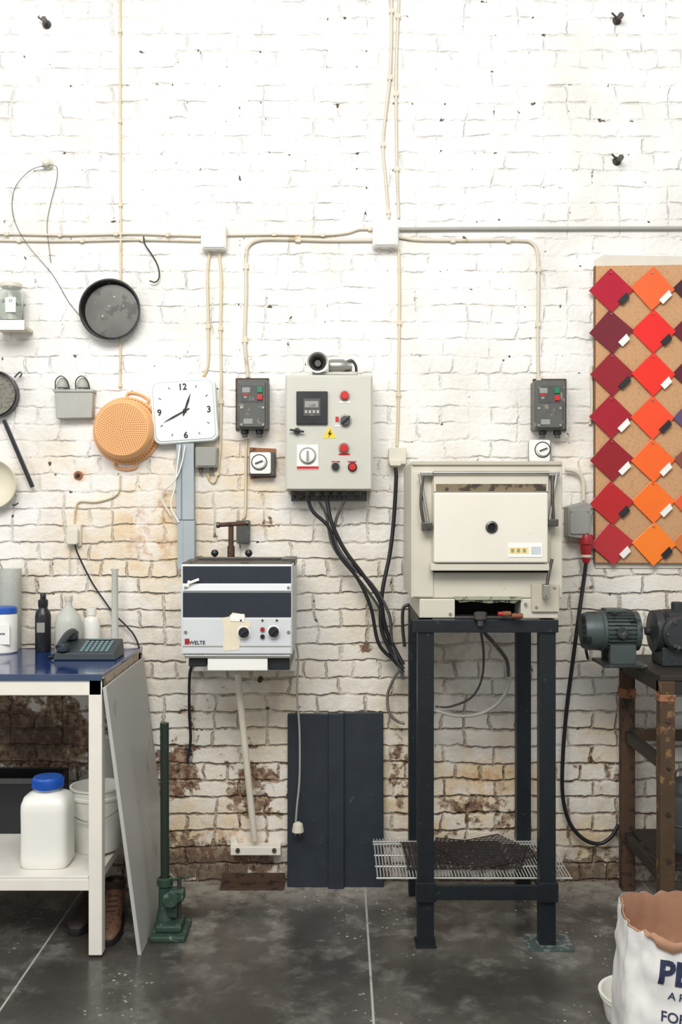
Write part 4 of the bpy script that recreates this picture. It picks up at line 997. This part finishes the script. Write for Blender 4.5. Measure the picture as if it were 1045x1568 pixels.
for j in range(1,10):
    s_=1-j/10
    for k in range(n):
        p=vs[5*n+k]; x=scx+(p[0]-scx)*s_; y=scy+(p[1]-scy)*s_
        vs.append((x,y,p[2]*s_+(.33)*(1-s_)+.06*noise.noise(Vector((x*14,y*14,2)))+.03*noise.noise(Vector((x*34,y*34,2)))))
    for k in range(n):
        o_=b+(j-1)*n; pr=5*n if j==1 else b+(j-2)*n
        fs.append((pr+k,pr+(k+1)%n,o_+(k+1)%n,o_+k))
fs.append(tuple(range(b+8*n,b+9*n)))
mk(g,'brown_lining',vs,fs,sackb,ang=40)
vs=[];fs=[]; K=list(range(60,92)); J=6
for ii,k in enumerate(K):
    u=ii/(len(K)-1)
    deep=.03+.06*u+.03*noise.noise(Vector((k*.45,1.3,1)))+.015*noise.noise(Vector((k*1.3,4,1)))
    deep*=min(1,u/.12+.1)
    for j in range(J):
        v_=j/(J-1)
        if j==0: p=sackpt(k,1.0,.004); vs.append(p)
        else:
            p=sackpt(k,1.0-deep*(v_-.08),-.005-.003*math.sin(v_*3.1)); vs.append((p[0],p[1],p[2]+(.004 if j==1 else 0)))
for ii in range(len(K)-1):
    for j in range(J-1): fs.append((ii*J+j,ii*J+j+1,(ii+1)*J+j+1,(ii+1)*J+j))
mk(g,'torn_fold',vs,fs,sackb,ang=180)
bvh=BVHTree.FromPolygons([Vector(v) for v in sv],sf)
def sack_text(nm,s,px,py,cap,m,bold,rot=-.12):
    dd=1.70; c=V(px,py,dd)
    o=text(g,nm,s,0,0,0,cap,m,bold=bold,rot=rot,ext=0,loc=(c.x,-2.2,c.z))
    bm=bmesh.new(); bm.from_mesh(o.data); bmesh.ops.triangulate(bm,faces=bm.faces)
    for _ in range(3):
        es=[e for e in bm.edges if e.calc_length()>.012]
        if es: bmesh.ops.subdivide_edges(bm,edges=es,cuts=1); bmesh.ops.triangulate(bm,faces=bm.faces)
    dead=[]
    for v in bm.verts:
        w=v.co+g.location; h=bvh.ray_cast(Vector((w.x,-2.4,w.z)),Vector((0,1,0)))
        if h[0] is None: dead.append(v)
        else: v.co=Vector((w.x,h[0].y-.0022,w.z))-g.location
    bmesh.ops.delete(bm,geom=dead,context='VERTS')
    bm.to_mesh(o.data); bm.free()
sack_text('print_title','PERLITE',1101,1507,.058,inkblue,.003)
sack_text('print_subtitle','A PRIME CHOICE',1092,1541,.019,inkblue,.0003)
sack_text('print_footer','FOR GARDEN',1082,1572,.024,inkblue,.0005)
g=bucket('low_white_tub',.925,-1.14,0,.118,.085,hdpe,False)

# ------------------------------------------------------------------ light, world, camera
w=bpy.data.worlds.new('daylight'); scn.world=w; w.use_nodes=True
bg=w.node_tree.nodes['Background']; bg.inputs[0].default_value=(.965,.985,1,1); bg.inputs[1].default_value=.62
def area(name,loc,tgt,sx,sy,p,col=(1,1,1)):
    l=bpy.data.lights.new(name,'AREA'); l.shape='RECTANGLE'; l.size=sx; l.size_y=sy; l.energy=p; l.color=col
    o=bpy.data.objects.new(name,l); COL.objects.link(o); o.location=loc
    o.rotation_euler=(Vector(tgt)-Vector(loc)).to_track_quat('-Z','Y').to_euler(); return o
area('skylight_main',(-.4,-4.1,4.3),(0,0,1.0),3.2,1.6,215,(1,.99,.975))
area('skylight_side',(-4.0,-3.6,3.0),(0,0,1.2),2.0,2.5,40,(1,1,1))
cam=bpy.data.cameras.new('camera'); co=bpy.data.objects.new('camera',cam); COL.objects.link(co)
co.location=(0,-S,HZ); co.rotation_euler=(math.radians(90),0,0)
cam.sensor_fit='VERTICAL'; cam.sensor_height=36; cam.lens=36*F/1568; cam.clip_end=50
scn.camera=co
scn.view_settings.view_transform='Standard'; scn.view_settings.look='None'; scn.view_settings.exposure=0
